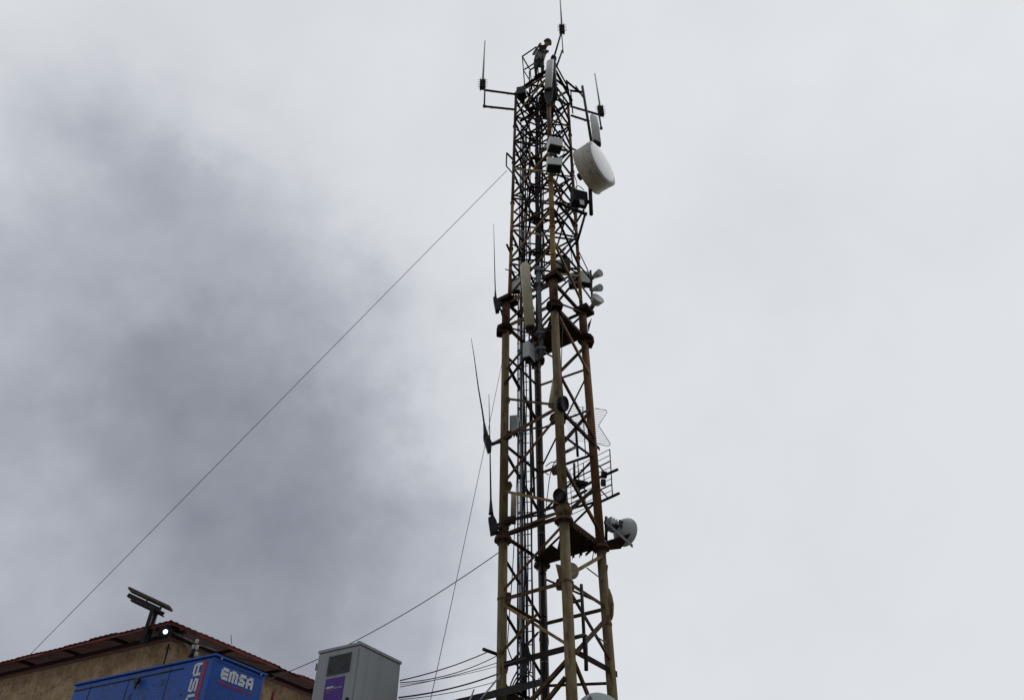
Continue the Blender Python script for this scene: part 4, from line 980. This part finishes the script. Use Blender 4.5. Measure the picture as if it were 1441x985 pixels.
# lit lamp at the corner
lc = P(232.5, 888.5, 17.75); t = thing('security_lamp', 'small round lit white lamp in a dark housing under the eave corner', 'lamp', lc)
b = B(); b.lathe(lc, V((.1, -1, -.15)), [(-.14, .05), (-.12, .12), (-.01, .15), (.01, .15), (.0, .06)], n=20); b.build('housing', M_black, t, origin=lc)
b = B(); b.lathe(lc + V((.008, -.012, -.002)), V((.1, -1, -.15)), [(-.01, .052), (.01, .050), (.025, .03), (.03, .005)], n=20); b.build('bulb', mat('lit_bulb', (.8, .85, 1), emit=(.75, .82, 1.0, 2.2), bump=0), t, origin=lc)
# cable insulator bracket above the generator
ic = P(272, 917, 17.2); t = thing('insulator_bracket', 'dark wall bracket with pale cable insulators above the generator', 'bracket', ic)
b = B(); b.tube(P(268, 925, 17.3), P(274, 912, 17.3), .055, n=10); b.build('bracket', M_black, t, origin=ic)
for (x, y) in ((272, 910), (277, 910.5), (277, 902), (276, 920)):
    b = B(); c = P(x, y, 17.25); b.lathe(c, Z, [(-.05, .02), (-.03, .04), (0, .03), (.03, .042), (.05, .02)], n=14); b.build('insulator', mat('porcelain', (.42, .44, .38), (.3, .33, .28), scale=20), t, origin=ic)
# red stub post and rag ends at the right end of the wall
b = B(); b.box(P(383, 985, 17.0), (1, 0, 0), (0, 1, 0), Z, .06, .06, .34); tag(b.build('post', M_roof, origin=P(383, 985, 17.0)), 'short dark red post just right of the blue generator', 'post')
# ragged plants hanging under the eave
t = B(); rs = random.Random(2)
for i in range(420):
    s_ = 6.1 + rs.gauss(.0, .55); z_ = wt - .08 - abs(rs.gauss(0, .28)); c = V((wc.x, wc.y, 0)) + gR * s_ - gL * rs.uniform(.02, .16) + Z * z_
    d = V((rs.uniform(-1, 1), rs.uniform(-1, 1), rs.uniform(-1.5, .3))).normalized(); s2 = d.cross(V((rs.random(), rs.random(), rs.random()))).normalized()
    t.bm.faces.new([t.bm.verts.new(c), t.bm.verts.new(c + d * .07 + s2 * .02), t.bm.verts.new(c + d * .12), t.bm.verts.new(c + d * .06 - s2 * .02)])
tag(t.build('dry_creeper', mat('dry_creeper', (.06, .05, .03), (.035, .03, .02), scale=20), origin=wc), 'dry dark creeper hanging under the eave, left of the grey cabinet', 'plant')
# canopy frame on the roof at far left
cn = P(215, 853, 18.2); t = thing('roof_canopy', 'flat sloping metal canopy on dark posts standing on the red roof at far left', 'canopy', P(212, 884, 18.2))
e1 = P(238, 853, 17.9); dR = (P(238, 853, 17.9) - P(206, 838, 17.9)); dRn = V((dR.x, dR.y, dR.z)).normalized()
s0 = e1 - dRn * 1.25; bk = V((-.02, .30, .0))
b = B(); b.plate([e1, s0, s0 + bk, e1 + bk], .05); b.build('canopy_sheet', mat('canopy_sheet', (.12, .10, .08), (.07, .06, .05), scale=4), t, origin=cn)
b = B(); f1 = P(226, 858, 17.95); b.angle(f1, f1 - dRn * 1.0, .09, .02, (0, -1, 0)); b.angle(f1 + bk * .9, f1 - dRn * 1.0 + bk * .9, .09, .02, (0, -1, 0)); b.tube(P(225, 855, 17.93), P(231, 851, 17.93), .02, n=6); b.tube(P(206, 845, 17.93), P(213, 842, 17.93), .02, n=6); b.build('beam', M_black, t, origin=cn)
for s_ in (0,):
    b = B(); pt = P(215.5, 856, 17.98) - dRn * 1.9 * s_; b.box(pt - Z * .40, (1, .1, 0), (-.1, 1, 0), Z + V((-.0, 0, 0)), .085, .085, .85); b.build('post', M_black, t, origin=cn)
    b = B(); b.box(pt + bk * .85 - Z * .36, (1, .1, 0), (-.1, 1, 0), Z, .085, .085, .78); b.build('post', M_black, t, origin=cn)
b = B(); b.path([P(326, 906, 18), P(325.5, 897, 18), P(325, 893, 18)], .008, 5); tag(b.build('twig', M_wire, origin=P(326, 906, 18)), 'tiny bare twig sticking up from the red roof edge', 'twig')

# ------------------------------------------------------------------ wires
def wire(name, label, p, q, s_, r, m=M_wire, cat='wire', n=30):
    b = B(); b.path(sag(p, q, s_, n), r, 6); return tag(b.build(name, m, origin=p), label, cat)
gp = P(713.5, 240, 13.2)
e_ = P(30, 931, 17.0)
wire('guy_wire', 'long thin guy wire from the bracket high on the left leg to the lower left', gp, P(38, 925, 19.9), -.0, .0085)
wire('guy_wire', 'thin wire from the lower flange of the left leg past the grey cabinet', P(702, 777, 13.2), P(376, 956, 17.5), .22, .0085)
wire('guy_wire', 'very thin nearly upright wire left of the tower, passing behind the whip antennas', P(713, 478, 13.3), P(598, 1020, 11.2), .10, .0055, M_wire)
cabY = 11.9
for i, (x1, y1, x2, y2, s_, r) in enumerate(((563, 957, 686, 917, .04, .010), (563, 960, 700, 922, .09, .008), (563, 966, 700, 932, .03, .007), (561, 981, 700, 948, .05, .013), (561, 984, 700, 958, .04, .006), (740, 925, 563, 963, .05, .004))):
    wire('service_wire', ['topmost dark wire from the left leg stub to behind the grey cabinet', 'second wire down, looping with the topmost one towards the grey cabinet', 'thin pale wire in the middle of the bunch running to the grey cabinet', 'thickest black wire of the bunch between tower and grey cabinet', 'lowest thin wire above the cable bridge', 'faint pale thread of wire crossing behind the left leg'][i],
         P(x1, y1, cabY), P(x2, y2, 13.1 if x2 > 600 else cabY), s_, r, M_wire if i in (0, 1, 3) else M_wirelt)
# faint far wires on the right
0 and wire('overhead_wire', 'barely visible thin wire in the sky to the right of the tower', P(905, 618, 40), P(1030, 860, 40), .3, .006, M_wirelt)
# cable bridge from tower to the left bottom
t = thing('cable_bridge', 'sloping cable bridge laden with black cables joining the tower base from the left', 'cable tray', P(660, 975, 13.0))
pa, pb = P(600, 1000, 11.8), P(752, 955, 13.7)
d = (pb - pa); d.z = 0
pb.z = P(752, 962, 13.7).z; dn = (pb - pa).normalized(); sv = dn.cross(Z).normalized()
for s_ in (-1, 1):
    b = B(); b.box((pa + pb) / 2 + sv * .15 * s_, dn, sv, Z, (pb - pa).length, .02, .12); b.build('side_rail', M_dark, t, origin=P(660, 975, 13.0))
b = B()
for i in range(14): c = pa.lerp(pb, (i + .5) / 14); b.box(c - Z * .03, sv, dn, Z, .28, .03, .02)
b.build('rung', M_dark, t, origin=P(660, 975, 13.0))
for i in range(8):
    b = B(); b.path([pa.lerp(pb, j / 16) + sv * (-.11 + i * .032) + Z * (.02 + .02 * (i % 2) + .012 * math.sin(j * 1.1 + i * 2)) for j in range(17)], .017, 6); b.build('cable', M_cable, t, origin=P(660, 975, 13.0))
b = B(); b.tube(P(664, 998, 12.2), P(704, 950, 12.9), .014, n=8); b.tube(P(655, 1000, 12.0), P(667, 970, 12.3), .012, n=8); b.build('strut', M_galv, t, origin=P(660, 975, 13.0))
cr_ = random.Random(8)
for i in range(6):   # cables bending from the bridge up to the ladder
    x0 = 736 + i * 3
    p0 = P(716 + i * 3, 972 - i * 1.5, 13.3); p3 = up(734 + i * 1.6, 900, 13.72, P(736, 905, 13.72).z); p1 = P(724 + i * 4, 938 + (i % 3) * 4, 13.3); p2 = P(738 + i * 3.0, 946 + (i % 2) * 6, 13.6)
    pts = [p0 * (1 - u) ** 3 + 3 * p1 * u * (1 - u) ** 2 + 3 * p2 * u * u * (1 - u) + p3 * u ** 3 for u in [j / 16 for j in range(17)]]
    b = B(); b.path(pts, .013, 6); tag(b.build('cable', M_cable, origin=p0), 'black cable bending from the cable bridge up into the tower', 'cable', 'cables bending up from the bridge')
b = B(); b.plate([leg('L', 5.45) + V((.05, .02, 0)), leg('L', 5.45).lerp(leg('B', 5.3), .55), leg('L', 4.9).lerp(leg('B', 4.9), .5), leg('L', 5.05)], .05); b.build('end_plate', M_plate, t, origin=P(660, 975, 13.0))
